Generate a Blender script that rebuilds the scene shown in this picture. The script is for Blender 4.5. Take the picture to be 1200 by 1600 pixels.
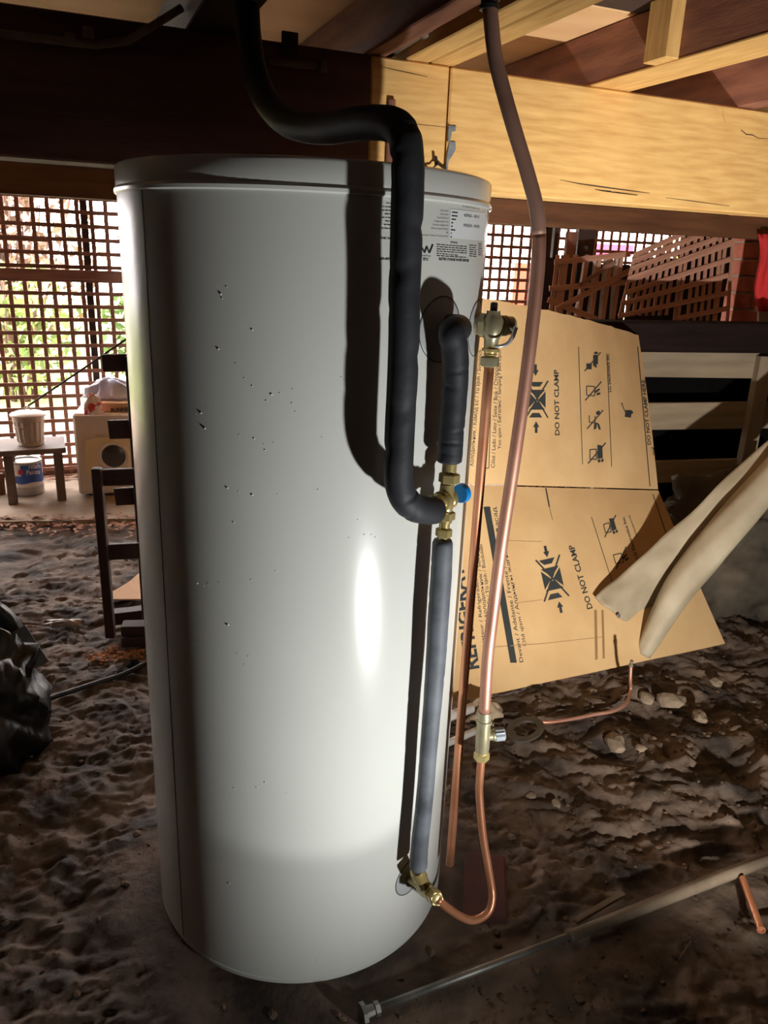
import bpy, bmesh, math, random
import numpy as np
from mathutils import Vector, Matrix
from mathutils.bvhtree import BVHTree

random.seed(7)
RNG = np.random.default_rng(11)
scene = bpy.context.scene
COL = scene.collection
for o in list(bpy.data.objects):
    bpy.data.objects.remove(o)

# ---------------------------------------------------------------- camera
FPX, PITCH, ROLL, YAW = 1209.73, .318748, .0401190, .106743
R, CD, CH = .3311, 1.52987, 1.40890           # tank radius, camera distance and height
C = Vector((0, -CD, CH))


def ray(x, y):
    X, Y = (x - 600) / FPX, (y - 800) / FPX
    cr, sr = math.cos(ROLL), math.sin(ROLL)
    X, Y = cr * X + sr * Y, -sr * X + cr * Y
    cp, sp = math.cos(PITCH), math.sin(PITCH)
    yy, z = cp - sp * Y, -sp - cp * Y
    cy, sy = math.cos(YAW), math.sin(YAW)
    return Vector((cy * X + sy * yy, -sy * X + cy * yy, z))


def az(x, y, z=0.0):
    v = ray(x, y)
    return C + v * ((z - C.z) / v.z)


def ay(x, y, Y):
    v = ray(x, y)
    return C + v * ((Y - C.y) / v.y)


def apl(x, y, p, n):
    v = ray(x, y)
    return C + v * ((Vector(p) - C).dot(n) / v.dot(n))


def acyl(x, y, rad=R):
    v = ray(x, y)
    a = v.x ** 2 + v.y ** 2
    b = C.x * v.x + C.y * v.y
    c = C.x ** 2 + C.y ** 2 - rad * rad
    disc = b * b - a * c
    t = (-b - math.sqrt(disc)) / a if disc > 0 else -b / a
    return C + v * t


cam_d = bpy.data.cameras.new('camera')
cam = bpy.data.objects.new('camera', cam_d)
COL.objects.link(cam)
scene.camera = cam
cam_d.sensor_fit = 'HORIZONTAL'
cam_d.sensor_width = 36
cam_d.lens = FPX / 1200 * 36
cam_d.clip_start = .02
_f = ray(600, 800).normalized()
_r = (ray(1600, 800) - ray(600, 800)).normalized()
_u = (ray(600, -200) - ray(600, 800)).normalized()
cam.matrix_world = Matrix(((_r.x, _u.x, -_f.x, C.x), (_r.y, _u.y, -_f.y, C.y), (_r.z, _u.z, -_f.z, C.z), (0, 0, 0, 1)))

# ---------------------------------------------------------------- world, lights, exposure
scene.view_settings.view_transform = 'Standard'
scene.view_settings.look = 'None'
scene.view_settings.gamma = 1
scene.view_settings.exposure = 0
scene.view_settings.use_curve_mapping = False
world = bpy.data.worlds.new('overcast_sky')
scene.world = world
world.use_nodes = True
wb = world.node_tree.nodes['Background']
wb.inputs[0].default_value = (1.0, .94, .91, 1)
wb.inputs[1].default_value = 20.0


def spot(name, loc, target, power, half_deg, blend, radius, col):
    d = bpy.data.lights.new(name, 'SPOT')
    d.energy = power
    d.spot_size = math.radians(2 * half_deg)
    d.spot_blend = blend
    d.shadow_soft_size = radius
    d.color = col
    o = bpy.data.objects.new(name, d)
    COL.objects.link(o)
    o.location = loc
    o.rotation_euler = (Vector(target) - Vector(loc)).to_track_quat('-Z', 'Y').to_euler()
    return o


TORCH = Vector((.86, -1.10, .30))              # torch held low, to the right of the camera
spot('torch_beam', TORCH, (1.24, 1.0, 1.06), 305, 43, .85, .028, (1.0, .97, .90))
spot('torch_flank', TORCH, (.05, -.30, .93), 20, 29, .10, .028, (.97, 1.0, .96))
spot('torch_spill', TORCH, TORCH + Vector((-.60, .58, .55)), 55, 64, 1.0, .028, (.98, 1.0, .98))


# ---------------------------------------------------------------- helpers
def lin(c):
    return tuple(((v / 255) / 12.92 if v / 255 <= .04045 else ((v / 255 + .055) / 1.055) ** 2.4) for v in c) + (1,)


_mats = {}


def mat(name, col, col2=None, rough=.6, metal=0.0, scale=6, stretch=(1, 1, 1), bump=0.0, bscale=40, detail=5,
        contrast=(.3, .7), coat=0.0, spec=.5, trans=0.0, bstretch=None, sub=0.0, rough2=None):
    """procedural material: two tones mixed by stretched noise plus fine relief"""
    if name in _mats:
        return _mats[name]
    m = bpy.data.materials.new(name)
    m.use_nodes = True
    nt = m.node_tree
    b = nt.nodes['Principled BSDF']
    b.inputs['Roughness'].default_value = rough
    b.inputs['Metallic'].default_value = metal
    b.inputs['Specular IOR Level'].default_value = spec
    b.inputs['Coat Weight'].default_value = coat
    b.inputs['Coat Roughness'].default_value = .15
    b.inputs['Transmission Weight'].default_value = trans
    tc = nt.nodes.new('ShaderNodeTexCoord')
    mp = nt.nodes.new('ShaderNodeMapping')
    mp.inputs['Scale'].default_value = stretch
    nt.links.new(tc.outputs['Object'], mp.inputs['Vector'])
    nz = nt.nodes.new('ShaderNodeTexNoise')
    nz.inputs['Scale'].default_value = scale
    nz.inputs['Detail'].default_value = detail
    nt.links.new(mp.outputs[0], nz.inputs['Vector'])
    rp = nt.nodes.new('ShaderNodeValToRGB')
    rp.color_ramp.elements[0].position, rp.color_ramp.elements[1].position = contrast
    rp.color_ramp.elements[0].color = lin(col2 if col2 else col)
    rp.color_ramp.elements[1].color = lin(col)
    nt.links.new(nz.outputs[0], rp.inputs[0])
    nt.links.new(rp.outputs[0], b.inputs['Base Color'])
    if rough2 is not None:
        mr = nt.nodes.new('ShaderNodeMapRange')
        mr.inputs['To Min'].default_value = rough2
        mr.inputs['To Max'].default_value = rough
        nt.links.new(nz.outputs[0], mr.inputs[0])
        nt.links.new(mr.outputs[0], b.inputs['Roughness'])
    if bump:
        n2 = nt.nodes.new('ShaderNodeTexNoise')
        n2.inputs['Scale'].default_value = bscale
        n2.inputs['Detail'].default_value = 4
        if bstretch:
            mp2 = nt.nodes.new('ShaderNodeMapping')
            mp2.inputs['Scale'].default_value = bstretch
            nt.links.new(tc.outputs['Object'], mp2.inputs['Vector'])
            nt.links.new(mp2.outputs[0], n2.inputs['Vector'])
        else:
            nt.links.new(mp.outputs[0], n2.inputs['Vector'])
        bp = nt.nodes.new('ShaderNodeBump')
        bp.inputs['Strength'].default_value = bump
        bp.inputs['Distance'].default_value = .004
        nt.links.new(n2.outputs[0], bp.inputs['Height'])
        nt.links.new(bp.outputs[0], b.inputs['Normal'])
    _mats[name] = m
    return m


def props(o, label=None, cat=None, group=None, kind=None):
    if label: o['label'] = label
    if cat: o['category'] = cat
    if group: o['group'] = group
    if kind: o['kind'] = kind
    return o


def empty(name, loc, label=None, cat=None, group=None, kind=None):
    o = bpy.data.objects.new(name, None)
    COL.objects.link(o)
    o.location = loc
    WM[o.name] = Matrix.Translation(Vector(loc))
    o.empty_display_size = .05
    return props(o, label, cat, group, kind)


WM = {}


def put(o, mw, parent):
    """give o the world matrix mw, under a parent or at top level"""
    mw = mw.copy()
    WM[o.name] = mw
    if parent is not None:
        o.parent = parent
        o.matrix_local = WM[parent.name].inverted() @ mw
    else:
        o.matrix_world = mw
    return o


def mk(name, verts, faces, m, parent=None, smooth=False, origin=None, **kw):
    """mesh from world-space vertices; the origin goes to the middle of the underside"""
    V = np.array([tuple(v) for v in verts], dtype=float)
    if origin is None:
        lo, hi = V.min(0), V.max(0)
        origin = ((lo[0] + hi[0]) / 2, (lo[1] + hi[1]) / 2, lo[2])
    V = V - np.array(origin)
    me = bpy.data.meshes.new(name)
    me.from_pydata(V.tolist(), [], [list(f) for f in faces])
    me.materials.append(m)
    if smooth:
        me.polygons.foreach_set('use_smooth', [True] * len(me.polygons))
    me.update()
    o = bpy.data.objects.new(name, me)
    COL.objects.link(o)
    put(o, Matrix.Translation(origin), parent)
    return props(o, **kw)


def fixnormals(o):
    bm = bmesh.new()
    bm.from_mesh(o.data)
    bmesh.ops.recalc_face_normals(bm, faces=bm.faces)
    bm.to_mesh(o.data)
    bm.free()
    return o


def boxgeo(x0, x1, y0, y1, z0, z1):
    v = [(x, y, z) for x in (x0, x1) for y in (y0, y1) for z in (z0, z1)]
    f = [(0, 1, 3, 2), (4, 6, 7, 5), (0, 4, 5, 1), (2, 3, 7, 6), (0, 2, 6, 4), (1, 5, 7, 3)]
    return v, f


_boxcache = {}


def frame(d, n):
    """rotation with X along d, Z as close to n as possible"""
    x = Vector(d).normalized()
    z = Vector(n)
    z = (z - x * z.dot(x)).normalized()
    y = z.cross(x)
    return Matrix(((x.x, y.x, z.x), (x.y, y.y, z.y), (x.z, y.z, z.z))).to_4x4()


def bar(name, a, b, w, t, m, parent=None, nrm=(0, 0, 1), bevel=.002, **kw):
    """squared timber from a to b: w across, t along nrm; grain runs on local X"""
    a, b = Vector(a), Vector(b)
    L = (b - a).length
    key = (round(L, 4), round(w, 4), round(t, 4), bevel, m.name)
    me = _boxcache.get(key)
    if me is None:
        bm = bmesh.new()
        v, f = boxgeo(-L / 2, L / 2, -w / 2, w / 2, -t / 2, t / 2)
        bv = [bm.verts.new(p) for p in v]
        for q in f:
            bm.faces.new([bv[i] for i in q])
        bmesh.ops.recalc_face_normals(bm, faces=bm.faces)
        if bevel:
            bmesh.ops.bevel(bm, geom=list(bm.edges), offset=min(bevel, w * .2, t * .2), segments=1, affect='EDGES')
        me = bpy.data.meshes.new(name)
        bm.to_mesh(me)
        bm.free()
        me.materials.append(m)
        _boxcache[key] = me
    o = bpy.data.objects.new(name, me)
    COL.objects.link(o)
    put(o, Matrix.Translation((a + b) / 2) @ frame(b - a, nrm), parent)
    return props(o, **kw)


def block(name, cx, cy, z0, sx, sy, sz, m, parent=None, rz=0, bevel=.004, **kw):
    d = Vector((math.cos(rz), math.sin(rz), 0))
    c = Vector((cx, cy, z0 + sz / 2))
    return bar(name, c - d * sx / 2, c + d * sx / 2, sy, sz, m, parent, (0, 0, 1), bevel, **kw)


def catmull(pts, n=8):
    pts = [Vector(p) for p in pts]
    P = [pts[0] * 2 - pts[1]] + pts + [pts[-1] * 2 - pts[-2]]
    out = []
    for i in range(1, len(P) - 2):
        for k in range(n):
            t = k / n
            p0, p1, p2, p3 = P[i - 1], P[i], P[i + 1], P[i + 2]
            out.append(.5 * ((2 * p1) + (p2 - p0) * t + (2 * p0 - 5 * p1 + 4 * p2 - p3) * t * t + (3 * p1 - p0 - 3 * p2 + p3) * t ** 3))
    out.append(pts[-1])
    return out


def tubegeo(path, rad, n=16, caps=True, wob=None):
    """rad: number or function of 0..1; wob(i, k) multiplies the radius"""
    path = [Vector(p) for p in path]
    V, F = [], []
    N = len(path)
    up = None
    for i, p in enumerate(path):
        d = (path[min(i + 1, N - 1)] - path[max(i - 1, 0)]).normalized()
        if up is None:
            up = d.orthogonal().normalized()
        up = (up - d * up.dot(d)).normalized()
        s = d.cross(up)
        r = rad(i / (N - 1)) if callable(rad) else rad
        for k in range(n):
            a = 2 * math.pi * k / n
            rr = r * (wob(i, k) if wob else 1)
            V.append(p + (up * math.cos(a) + s * math.sin(a)) * rr)
    for i in range(N - 1):
        for k in range(n):
            k2 = (k + 1) % n
            F.append((i * n + k, i * n + k2, (i + 1) * n + k2, (i + 1) * n + k))
    if caps:
        F.append(tuple(range(n - 1, -1, -1)))
        F.append(tuple((N - 1) * n + k for k in range(n)))
    return V, F


def tube(name, path, rad, m, parent=None, n=16, smooth=True, caps=True, wob=None, **kw):
    V, F = tubegeo(path, rad, n, caps, wob)
    o = mk(name, V, F, m, parent, smooth, **kw)
    return o


def lathe(name, p, d, prof, m, parent=None, n=24, smooth=True, **kw):
    """profile [(along, radius)] turned about the axis p + t*d"""
    p, d = Vector(p), Vector(d).normalized()
    u = d.orthogonal().normalized()
    s = d.cross(u)
    V, F = [], []
    for t, r in prof:
        for k in range(n):
            a = 2 * math.pi * k / n
            V.append(p + d * t + (u * math.cos(a) + s * math.sin(a)) * max(r, 1e-5))
    for i in range(len(prof) - 1):
        for k in range(n):
            k2 = (k + 1) % n
            F.append((i * n + k, i * n + k2, (i + 1) * n + k2, (i + 1) * n + k))
    F.append(tuple(range(n - 1, -1, -1)))
    F.append(tuple((len(prof) - 1) * n + k for k in range(n)))
    o = mk(name, V, F, m, parent, False, **kw)
    if smooth:
        o.data.polygons.foreach_set('use_smooth', [True] * len(o.data.polygons))
        o.data.set_sharp_from_angle(angle=math.radians(35))
    return o


def hexnut(name, p, d, r, L, m, parent=None):
    return lathe(name, Vector(p) - Vector(d).normalized() * L / 2, d,
                 [(0, r * .82), (L * .12, r), (L * .88, r), (L, r * .82)], m, parent, 6, False)


def noise2(shape_x, shape_y, freq, seed):
    """value noise sampled at arrays (x, y)"""
    g = np.random.default_rng(seed).random((64, 64))
    x, y = shape_x * freq, shape_y * freq
    xi, yi = np.floor(x).astype(int), np.floor(y).astype(int)
    fx, fy = x - xi, y - yi
    fx, fy = fx * fx * (3 - 2 * fx), fy * fy * (3 - 2 * fy)
    a, b = g[xi % 64, yi % 64], g[(xi + 1) % 64, yi % 64]
    c, d = g[xi % 64, (yi + 1) % 64], g[(xi + 1) % 64, (yi + 1) % 64]
    return (a * (1 - fx) + b * fx) * (1 - fy) + (c * (1 - fx) + d * fx) * fy


def fbm(x, y, freq, octs, seed, ridged=False):
    t, amp, s = 0, 1, 0
    for k in range(octs):
        v = noise2(x + 3.7 * k, y - 1.9 * k, freq * 2 ** k, seed + k)
        if ridged:
            v = 1 - abs(2 * v - 1)
        t = t + v * amp
        s += amp
        amp *= .5
    return t / s


def text2d(s, bold=0.0, res=2):
    cu = bpy.data.curves.new('t', 'FONT')
    cu.body = s
    cu.size = 1
    cu.resolution_u = res
    cu.offset = bold
    o = bpy.data.objects.new('t', cu)
    COL.objects.link(o)
    dg = bpy.context.evaluated_depsgraph_get()
    me = bpy.data.meshes.new_from_object(o.evaluated_get(dg))
    V = [(v.co.x, v.co.y) for v in me.vertices]
    F = [tuple(p.vertices) for p in me.polygons]
    bpy.data.objects.remove(o)
    bpy.data.curves.remove(cu)
    bpy.data.meshes.remove(me)
    return V, F


class Ink:
    """flat print gathered in picture coordinates, laid on a surface by surf(px, py)"""

    def __init__(self, surf):
        self.surf, self.V, self.F = surf, [], []

    def split(self, parent, m):
        """from now on every call becomes a part of its own"""
        self.parent, self.m = parent, m
        return self

    def flush(self, name):
        if getattr(self, 'parent', None) is not None and self.F:
            self.build(name, self.m, self.parent)
            self.V, self.F = [], []

    def add(self, pts, faces):
        b = len(self.V)
        out = []
        for p in pts:
            q = self.surf(p[0], p[1])
            out.append(q)
            self.V.append(q if q is not None else Vector((0, 0, 0)))
        for f in faces:
            if all(out[i] is not None for i in f):
                self.F.append(tuple(b + i for i in f))

    def poly(self, pts):
        self.add(pts, [tuple(range(len(pts)))])

    def line(self, a, b, w):
        ax, ay_ = a
        bx, by = b
        L = math.hypot(bx - ax, by - ay_) or 1
        nx, ny = -(by - ay_) / L * w / 2, (bx - ax) / L * w / 2
        n = max(1, int(L / 14))
        for k in range(n):
            t0, t1 = k / n, (k + 1) / n
            p0, p1 = (ax + (bx - ax) * t0, ay_ + (by - ay_) * t0), (ax + (bx - ax) * t1, ay_ + (by - ay_) * t1)
            self.poly([(p0[0] - nx, p0[1] - ny), (p1[0] - nx, p1[1] - ny), (p1[0] + nx, p1[1] + ny), (p0[0] + nx, p0[1] + ny)])

    def text(self, s, a, b, cap, bold=0.0, res=2, up=None):
        """text whose baseline runs from picture point a to b, capitals cap pixels tall"""
        V, F = text2d(s, bold, res)
        if not V:
            return
        x0, x1 = min(v[0] for v in V), max(v[0] for v in V)
        ux, uy = (b[0] - a[0]) / (x1 - x0), (b[1] - a[1]) / (x1 - x0)
        L = math.hypot(ux, uy)
        if up is None:
            up = (uy / L, -ux / L)
        k = cap / .69
        self.add([(a[0] + (v[0] - x0) * ux + v[1] * k * up[0], a[1] + (v[0] - x0) * uy + v[1] * k * up[1]) for v in V], F)

    def build(self, name, m, parent, **kw):
        keep = sorted({i for f in self.F for i in f})
        ix = {k: i for i, k in enumerate(keep)}
        return mk(name, [self.V[k] for k in keep], [tuple(ix[i] for i in f) for f in self.F], m, parent, **kw)


def dashes(ink, a, b, cap, seed):
    """a line of print too small to read: word-long strokes"""
    rr = random.Random(seed)
    t = 0.0
    L = math.hypot(b[0] - a[0], b[1] - a[1])
    while t < L:
        w = rr.uniform(2.5, 7)
        t1 = min(L, t + w)
        p = (a[0] + (b[0] - a[0]) * t / L, a[1] + (b[1] - a[1]) * t / L)
        q = (a[0] + (b[0] - a[0]) * t1 / L, a[1] + (b[1] - a[1]) * t1 / L)
        ink.line(p, q, cap)
        t = t1 + 1.1


# the bearer runs along BD, BN points back towards the camera
BD = Vector((.9578, .2874, 0)).normalized()
BN = Vector((BD.y, -BD.x, 0))                  # faces the camera
BP = Vector((.2, .45, 0))                      # a point of the bearer's front face


def bs(s, off=0.0, z=0.0):
    """point s metres along the bearer line from BP, off metres behind its face"""
    return BP + BD * s - BN * off + Vector((0, 0, z))


# ---------------------------------------------------------------- materials
WOOD_S = (1.2, 16, 16)
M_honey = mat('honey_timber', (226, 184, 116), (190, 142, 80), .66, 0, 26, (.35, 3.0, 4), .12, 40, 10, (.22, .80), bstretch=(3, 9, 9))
M_red = mat('red_hardwood', (150, 98, 78), (100, 60, 48), .75, 0, 5, (1, 6, 6), .15, 26)
M_brown = mat('brown_timber', (120, 78, 48), (88, 54, 34), .75, 0, 3, (1, 9, 9), .3, 26)
M_darkbrown = mat('dark_timber', (58, 34, 28), (40, 24, 20), .7, 0, 3, (1, 9, 9), .25, 26)
M_lattice = mat('lattice_brown', (150, 108, 92), (116, 80, 68), .8, 0, 4, (1, 8, 8), .2, 26)
M_lattice_pale = mat('weathered_lattice', (196, 146, 122), (160, 112, 92), .8, 0, 4, (1, 8, 8), .25, 26)
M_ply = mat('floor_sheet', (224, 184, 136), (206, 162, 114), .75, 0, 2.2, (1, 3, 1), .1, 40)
M_soil = mat('soil', (106, 88, 74), (44, 35, 30), .82, 0, 6, (1, 1, 1), 1.0, 45, 9, (.36, .64), spec=.4)
M_clod = mat('clod_soil', (112, 92, 74), (70, 55, 44), .95, 0, 14, (1, 1, 1), .6, 60, spec=.2)
M_conc = mat('concrete', (178, 160, 142), (140, 122, 106), .9, 0, 5, (1, 1, 1), .3, 50)
M_brick = mat('brick', (172, 92, 74), (138, 66, 52), .85, 0, 9, (1, 1, 1), .4, 60)
M_mortar = mat('mortar', (150, 138, 126), (120, 108, 98), .9, 0, 20, bump=.3)
M_enamel = mat('heater_enamel', (212, 212, 206), (208, 208, 202), .22, 0, 3, spec=.5)
M_disc = mat('grey_plastic_disc', (176, 178, 178), (170, 172, 172), .45)
M_seam = mat('dark_seam', (70, 66, 64), (60, 56, 54), .7)
M_foam = mat('black_foam', (50, 51, 56), (32, 33, 37), .62, 0, 9, (1, 1, 1), .45, 26, spec=.35)
M_foamdusty = mat('dusty_foam', (122, 126, 134), (54, 56, 62), .6, 0, 9, (1, 1, 1), .35, 30, spec=.4)
M_brass = mat('brass', (206, 186, 128), (170, 148, 92), .3, .5, 12, bump=.05)
M_bronze = mat('old_brass', (178, 170, 140), (136, 126, 98), .36, .5, 12, bump=.1)
M_chrome = mat('chrome', (214, 214, 214), (190, 190, 192), .22, .55)
M_copper = mat('copper', (206, 146, 110), (172, 108, 76), .36, .5, 8, (1, 1, 1), .05, 30)
M_copperpink = mat('dull_copper', (196, 148, 128), (164, 110, 90), .45, .6, 7, (1, 1, 1), .05, 30)
M_coppertar = mat('tarnished_copper', (176, 134, 116), (134, 98, 84), .5, .15, 7, (1, 1, 1), .05, 30)
M_blue = mat('blue_cap', (20, 140, 222), (16, 128, 206), .4)
M_blackp = mat('black_plastic', (26, 26, 28), (20, 20, 22), .45)
M_ink = mat('black_ink', (36, 36, 36), (28, 28, 28), .7)
M_sticker = mat('white_sticker', (232, 234, 236), (226, 228, 230), .4)
M_card = mat('cardboard', (206, 170, 122), (192, 154, 106), .85, 0, 5, (1, 1, 1), .08, 40)
M_cardink = mat('cardboard_ink', (48, 52, 52), (38, 40, 40), .85)
M_canvas = mat('canvas_sheet', (172, 158, 134), (142, 126, 102), .7, 0, 5, (1, 1, 1), .15, 40)
M_tarp = mat('dark_tarp', (84, 74, 62), (52, 46, 39), .85, 0, 7, (1, 1, 1), .5, 20, spec=.2)
M_pale = mat('pale_board', (150, 132, 108), (122, 106, 86), .8, 0, 3, (1, 8, 8), .2, 26)
M_steel = mat('galvanised_steel', (150, 148, 142), (110, 106, 100), .5, .7, 14, bump=.1)
M_rod = mat('rusty_rod', (116, 92, 68), (80, 60, 44), .7, .3, 14, bump=.2)
M_dusty = mat('dusty_conduit', (122, 106, 88), (90, 76, 60), .8, 0, 10, bump=.2)
M_white = mat('white_plastic', (222, 218, 212), (208, 202, 194), .5)
M_red_cloth = mat('red_cloth', (216, 48, 50), (186, 34, 38), .8, 0, 5)
M_darkfront = mat('unseen_dark_sheet', (74, 50, 38), (54, 36, 28), .85, 0, 3, (1, 8, 1), .2, 30)  # dark tone for the unseen front sheets, chosen to cut bounced torch light
M_shadebearer = mat('shaded_bearer', (96, 58, 48), (66, 40, 34), .75, 0, 3.2, (.7, 7, 14), .25, 30)  # red-brown timber tone, darkened to hold the shadow of the heater
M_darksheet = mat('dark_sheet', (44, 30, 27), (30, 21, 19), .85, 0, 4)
M_wall = mat('dark_boards', (52, 42, 36), (36, 29, 25), .85, 0, 4)
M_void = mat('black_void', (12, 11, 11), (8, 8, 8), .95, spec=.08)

# ================================================================ THE SETTING
# soil floor: one height field, fine where the camera looks
SLAB_Y = lambda x: 2.50 + .03 * (x + 1.2)      # front edge of the concrete slab
gx = np.concatenate([np.arange(-4.2, -1.3, .05), np.arange(-1.3, 1.95, .0085), np.arange(1.95, 4.3, .05)])
gy = np.concatenate([np.arange(-4.2, -.75, .06), np.arange(-.75, 1.6, .0085), np.arange(1.6, 2.7, .016), np.arange(2.7, 4.9, .06)])
GX, GY = np.meshgrid(gx, gy, indexing='ij')


def ground_h(x, y):
    x, y = np.asarray(x, float), np.asarray(y, float)
    right = np.clip((x - .45) / .35, 0, 1)
    wx, wy = x + .12 * fbm(x, y, 5, 2, 90), y + .12 * fbm(x, y, 5, 2, 95)
    h = (fbm(x, y, 2.2, 3, 1) - .5) * .05 * (.5 + right)
    h += (fbm(wx, wy, 8, 4, 20, True) - .62) * (.036 + .024 * right)
    h += (fbm(wx * .8 + wy * .5, wy * 1.7 - wx * .4, 22, 3, 40) - .5) * .026
    h += (fbm(x, y, 60, 2, 60, True) - .5) * .009
    # hollows and trodden lumps on the right
    for cx, cy, r, a in ((1.28, .36, .10, -.045), (1.15, .62, .09, -.03), (1.30, .47, .06, .03), (1.42, .33, .07, .035),
                         (1.20, .26, .06, .026), (.98, .66, .09, .02), (1.05, .52, .10, .022), (.85, .28, .15, .012),
                         (1.18, .80, .10, .02), (1.45, .70, .12, -.03)):
        h += a * np.exp(-(((x - cx) ** 2 + (y - cy) ** 2) / r ** 2))
    tank = np.clip((np.hypot(x, y) - .36) / .16, 0, 1)
    pole = np.clip((np.abs((y + .443) - .321 * x) - .03) / .08, 0, 1) * .8 + .2
    return (h - .012) * tank * np.where(y < .2, pole, 1) - .006 * tank


GZ = ground_h(GX, GY)
nx_, ny_ = GX.shape
gv = np.stack([GX.ravel(), GY.ravel(), GZ.ravel()], 1)
ii = np.arange(nx_ * ny_).reshape(nx_, ny_)
gf = np.stack([ii[:-1, :-1].ravel(), ii[1:, :-1].ravel(), ii[1:, 1:].ravel(), ii[:-1, 1:].ravel()], 1)
me = bpy.data.meshes.new('floor')
me.vertices.add(len(gv))
me.vertices.foreach_set('co', gv.ravel())
me.loops.add(gf.size)
me.loops.foreach_set('vertex_index', gf.ravel().astype(np.int32))
me.polygons.add(len(gf))
me.polygons.foreach_set('loop_start', (np.arange(len(gf)) * 4).astype(np.int32))
me.polygons.foreach_set('loop_total', np.full(len(gf), 4, np.int32))
me.polygons.foreach_set('use_smooth', np.ones(len(gf), bool))
me.update(calc_edges=True)
me.materials.append(M_soil)
floor = bpy.data.objects.new('floor', me)
COL.objects.link(floor)
props(floor, kind='structure')


def gz(x, y):
    return float(ground_h(x, y))


# concrete slab at the back with a broken front edge
edge = []
for k in range(61):
    x = -4.1 + k * .14
    edge.append((x, SLAB_Y(x) + .10 * (noise2(np.array(x), np.array(.3), 2.3, 5) - .5) + .05 * (noise2(np.array(x), np.array(.7), 9, 6) - .5)))
sv, sf = [], []
for x, y in edge:
    sv += [(x, y, -.05), (x, y + .012, .012), (x, 5.2, .012)]
for k in range(60):
    a = 3 * k
    sf += [(a, a + 3, a + 4, a + 1), (a + 1, a + 4, a + 5, a + 2)]
mk('concrete_slab', sv, sf, M_conc, kind='structure')

# enclosing walls out of view keep the crawl space dark
for nm, x0, x1, y0, y1 in (('wall_front', -4.2, 4.2, -4.2, -4.1), ('wall_right', 4.1, 4.2, -4.1, 6.2), ('wall_left', -4.2, -4.1, -4.1, 2.62)):
    v, f = boxgeo(x0, x1, y0, y1, -.1, 1.96)
    mk(nm, v, f, M_wall, kind='structure')

# ceiling: sheets of flooring over the joists, unseen front rows darkened to cut bounce
CEIL = 1.963
ceil = empty('ceiling', (0, 0, CEIL), kind='structure')
for i in range(-5, 6):
    for j in range(-5, 4):
        c = BP + BD * (i * 1.2 + .25) - BN * (j * .9 + .31)
        if abs(c.x) < 5.2 and -4.9 < c.y < 5.6:
            bar('floor_sheet', c - BD * .5975 + Vector((0, 0, CEIL + .009)), c + BD * .5975 + Vector((0, 0, CEIL + .009)), .895, .018, M_ply if j >= 0 else M_darkfront, ceil, bevel=.003)
c = bs(0, -.85, CEIL + .04)
bar('upper_floor', c - BD * 6.5, c + BD * 6.5, 8.8, .04, M_darkbrown, ceil)

# lattice wall along the back, parallel to the bearer
LP = Vector((-1.5, 3.4, 0))


def lat(s, z, off=0.0):
    return LP + BD * s - BN * off + Vector((0, 0, z))


wall = empty('wall_back', LP, kind='structure')
for k in range(-32, 71):
    s = k * .0795 + .013
    bar('vertical_slat', lat(s, .02, .014), lat(s, 1.715, .014), .024, .010, M_lattice, wall, BN, .001)
for k in range(23):
    z = .055 + k * .0765
    bar('horizontal_slat', lat(-2.6, z), lat(5.6, z), .023, .010, M_lattice, wall, BN, .001)
for s in (-1.62, .21, 2.02, 3.85, 5.5):
    bar('post', lat(s, 0, .035), lat(s, 1.80, .035), .04, .03, M_darkbrown, wall, BN)
bar('middle_rail', lat(-2.6, 1.235, -.012), lat(.42, 1.235, -.012), .055, .016, M_lattice, wall, BN)
bar('short_rail', lat(-.45, 1.425, -.009), lat(.02, 1.425, -.009), .024, .010, M_lattice, wall, BN, .001)
bar('bottom_board', lat(-2.6, .035, .03), lat(5.6, .035, .03), .09, .03, M_brown, wall, BN)
# header timbers over the lattice
bar('header_beam', lat(-2.6, 1.86, -.05), lat(5.6, 1.86, -.05), .13, .06, M_darkbrown, nrm=BN, label='dark header beam above the lattice wall at the back', cat='beam')
bar('header_fascia', lat(-2.6, 1.768, -.06), lat(5.6, 1.768, -.06), .045, .03, M_red, nrm=BN, label='thin reddish timber strip under the header beam at the back', cat='timber')

# ---------------------------------------------------------------- bearers and joists
BZ0, BZ1 = 1.568, 1.836
BC = (BZ0 + BZ1) / 2
JOIN = .137                                     # splice of the bearer, measured along it
SPL = -.062  # added joint near the edge of the heater's shadow
bear0 = bar('bearer_beam', bs(-3.6, .05, BC), bs(SPL - .001, .05, BC), BZ1 - BZ0, .10, M_shadebearer, nrm=BN, bevel=.004,
            label='dark red-brown bearer behind the heater lid, heater shadow put into its colour', cat='beam')
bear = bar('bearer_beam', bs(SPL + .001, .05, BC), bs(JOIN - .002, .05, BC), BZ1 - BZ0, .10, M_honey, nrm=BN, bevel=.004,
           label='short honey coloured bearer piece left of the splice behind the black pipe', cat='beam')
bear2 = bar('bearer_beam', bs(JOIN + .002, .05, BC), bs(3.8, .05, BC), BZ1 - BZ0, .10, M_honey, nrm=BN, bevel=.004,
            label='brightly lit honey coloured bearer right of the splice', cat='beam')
# drying splits on the lit bearer
M_split = mat('split_dark', (46, 30, 18), (40, 26, 16), .9)


def split(px, parent, w=2.2):
    pts = [apl(x, y, BP + BN * .0006, BN) for x, y in px]
    V, F = [], []
    n = len(pts)
    for i, p in enumerate(pts):
        h = .0009 * w * math.sin(math.pi * (i + .4) / n)
        V += [p + Vector((0, 0, h)), p - Vector((0, 0, h))]
    for i in range(n - 1):
        F.append((2 * i, 2 * i + 1, 2 * i + 3, 2 * i + 2))
    mk('split', V, F, M_split, parent)


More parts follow.
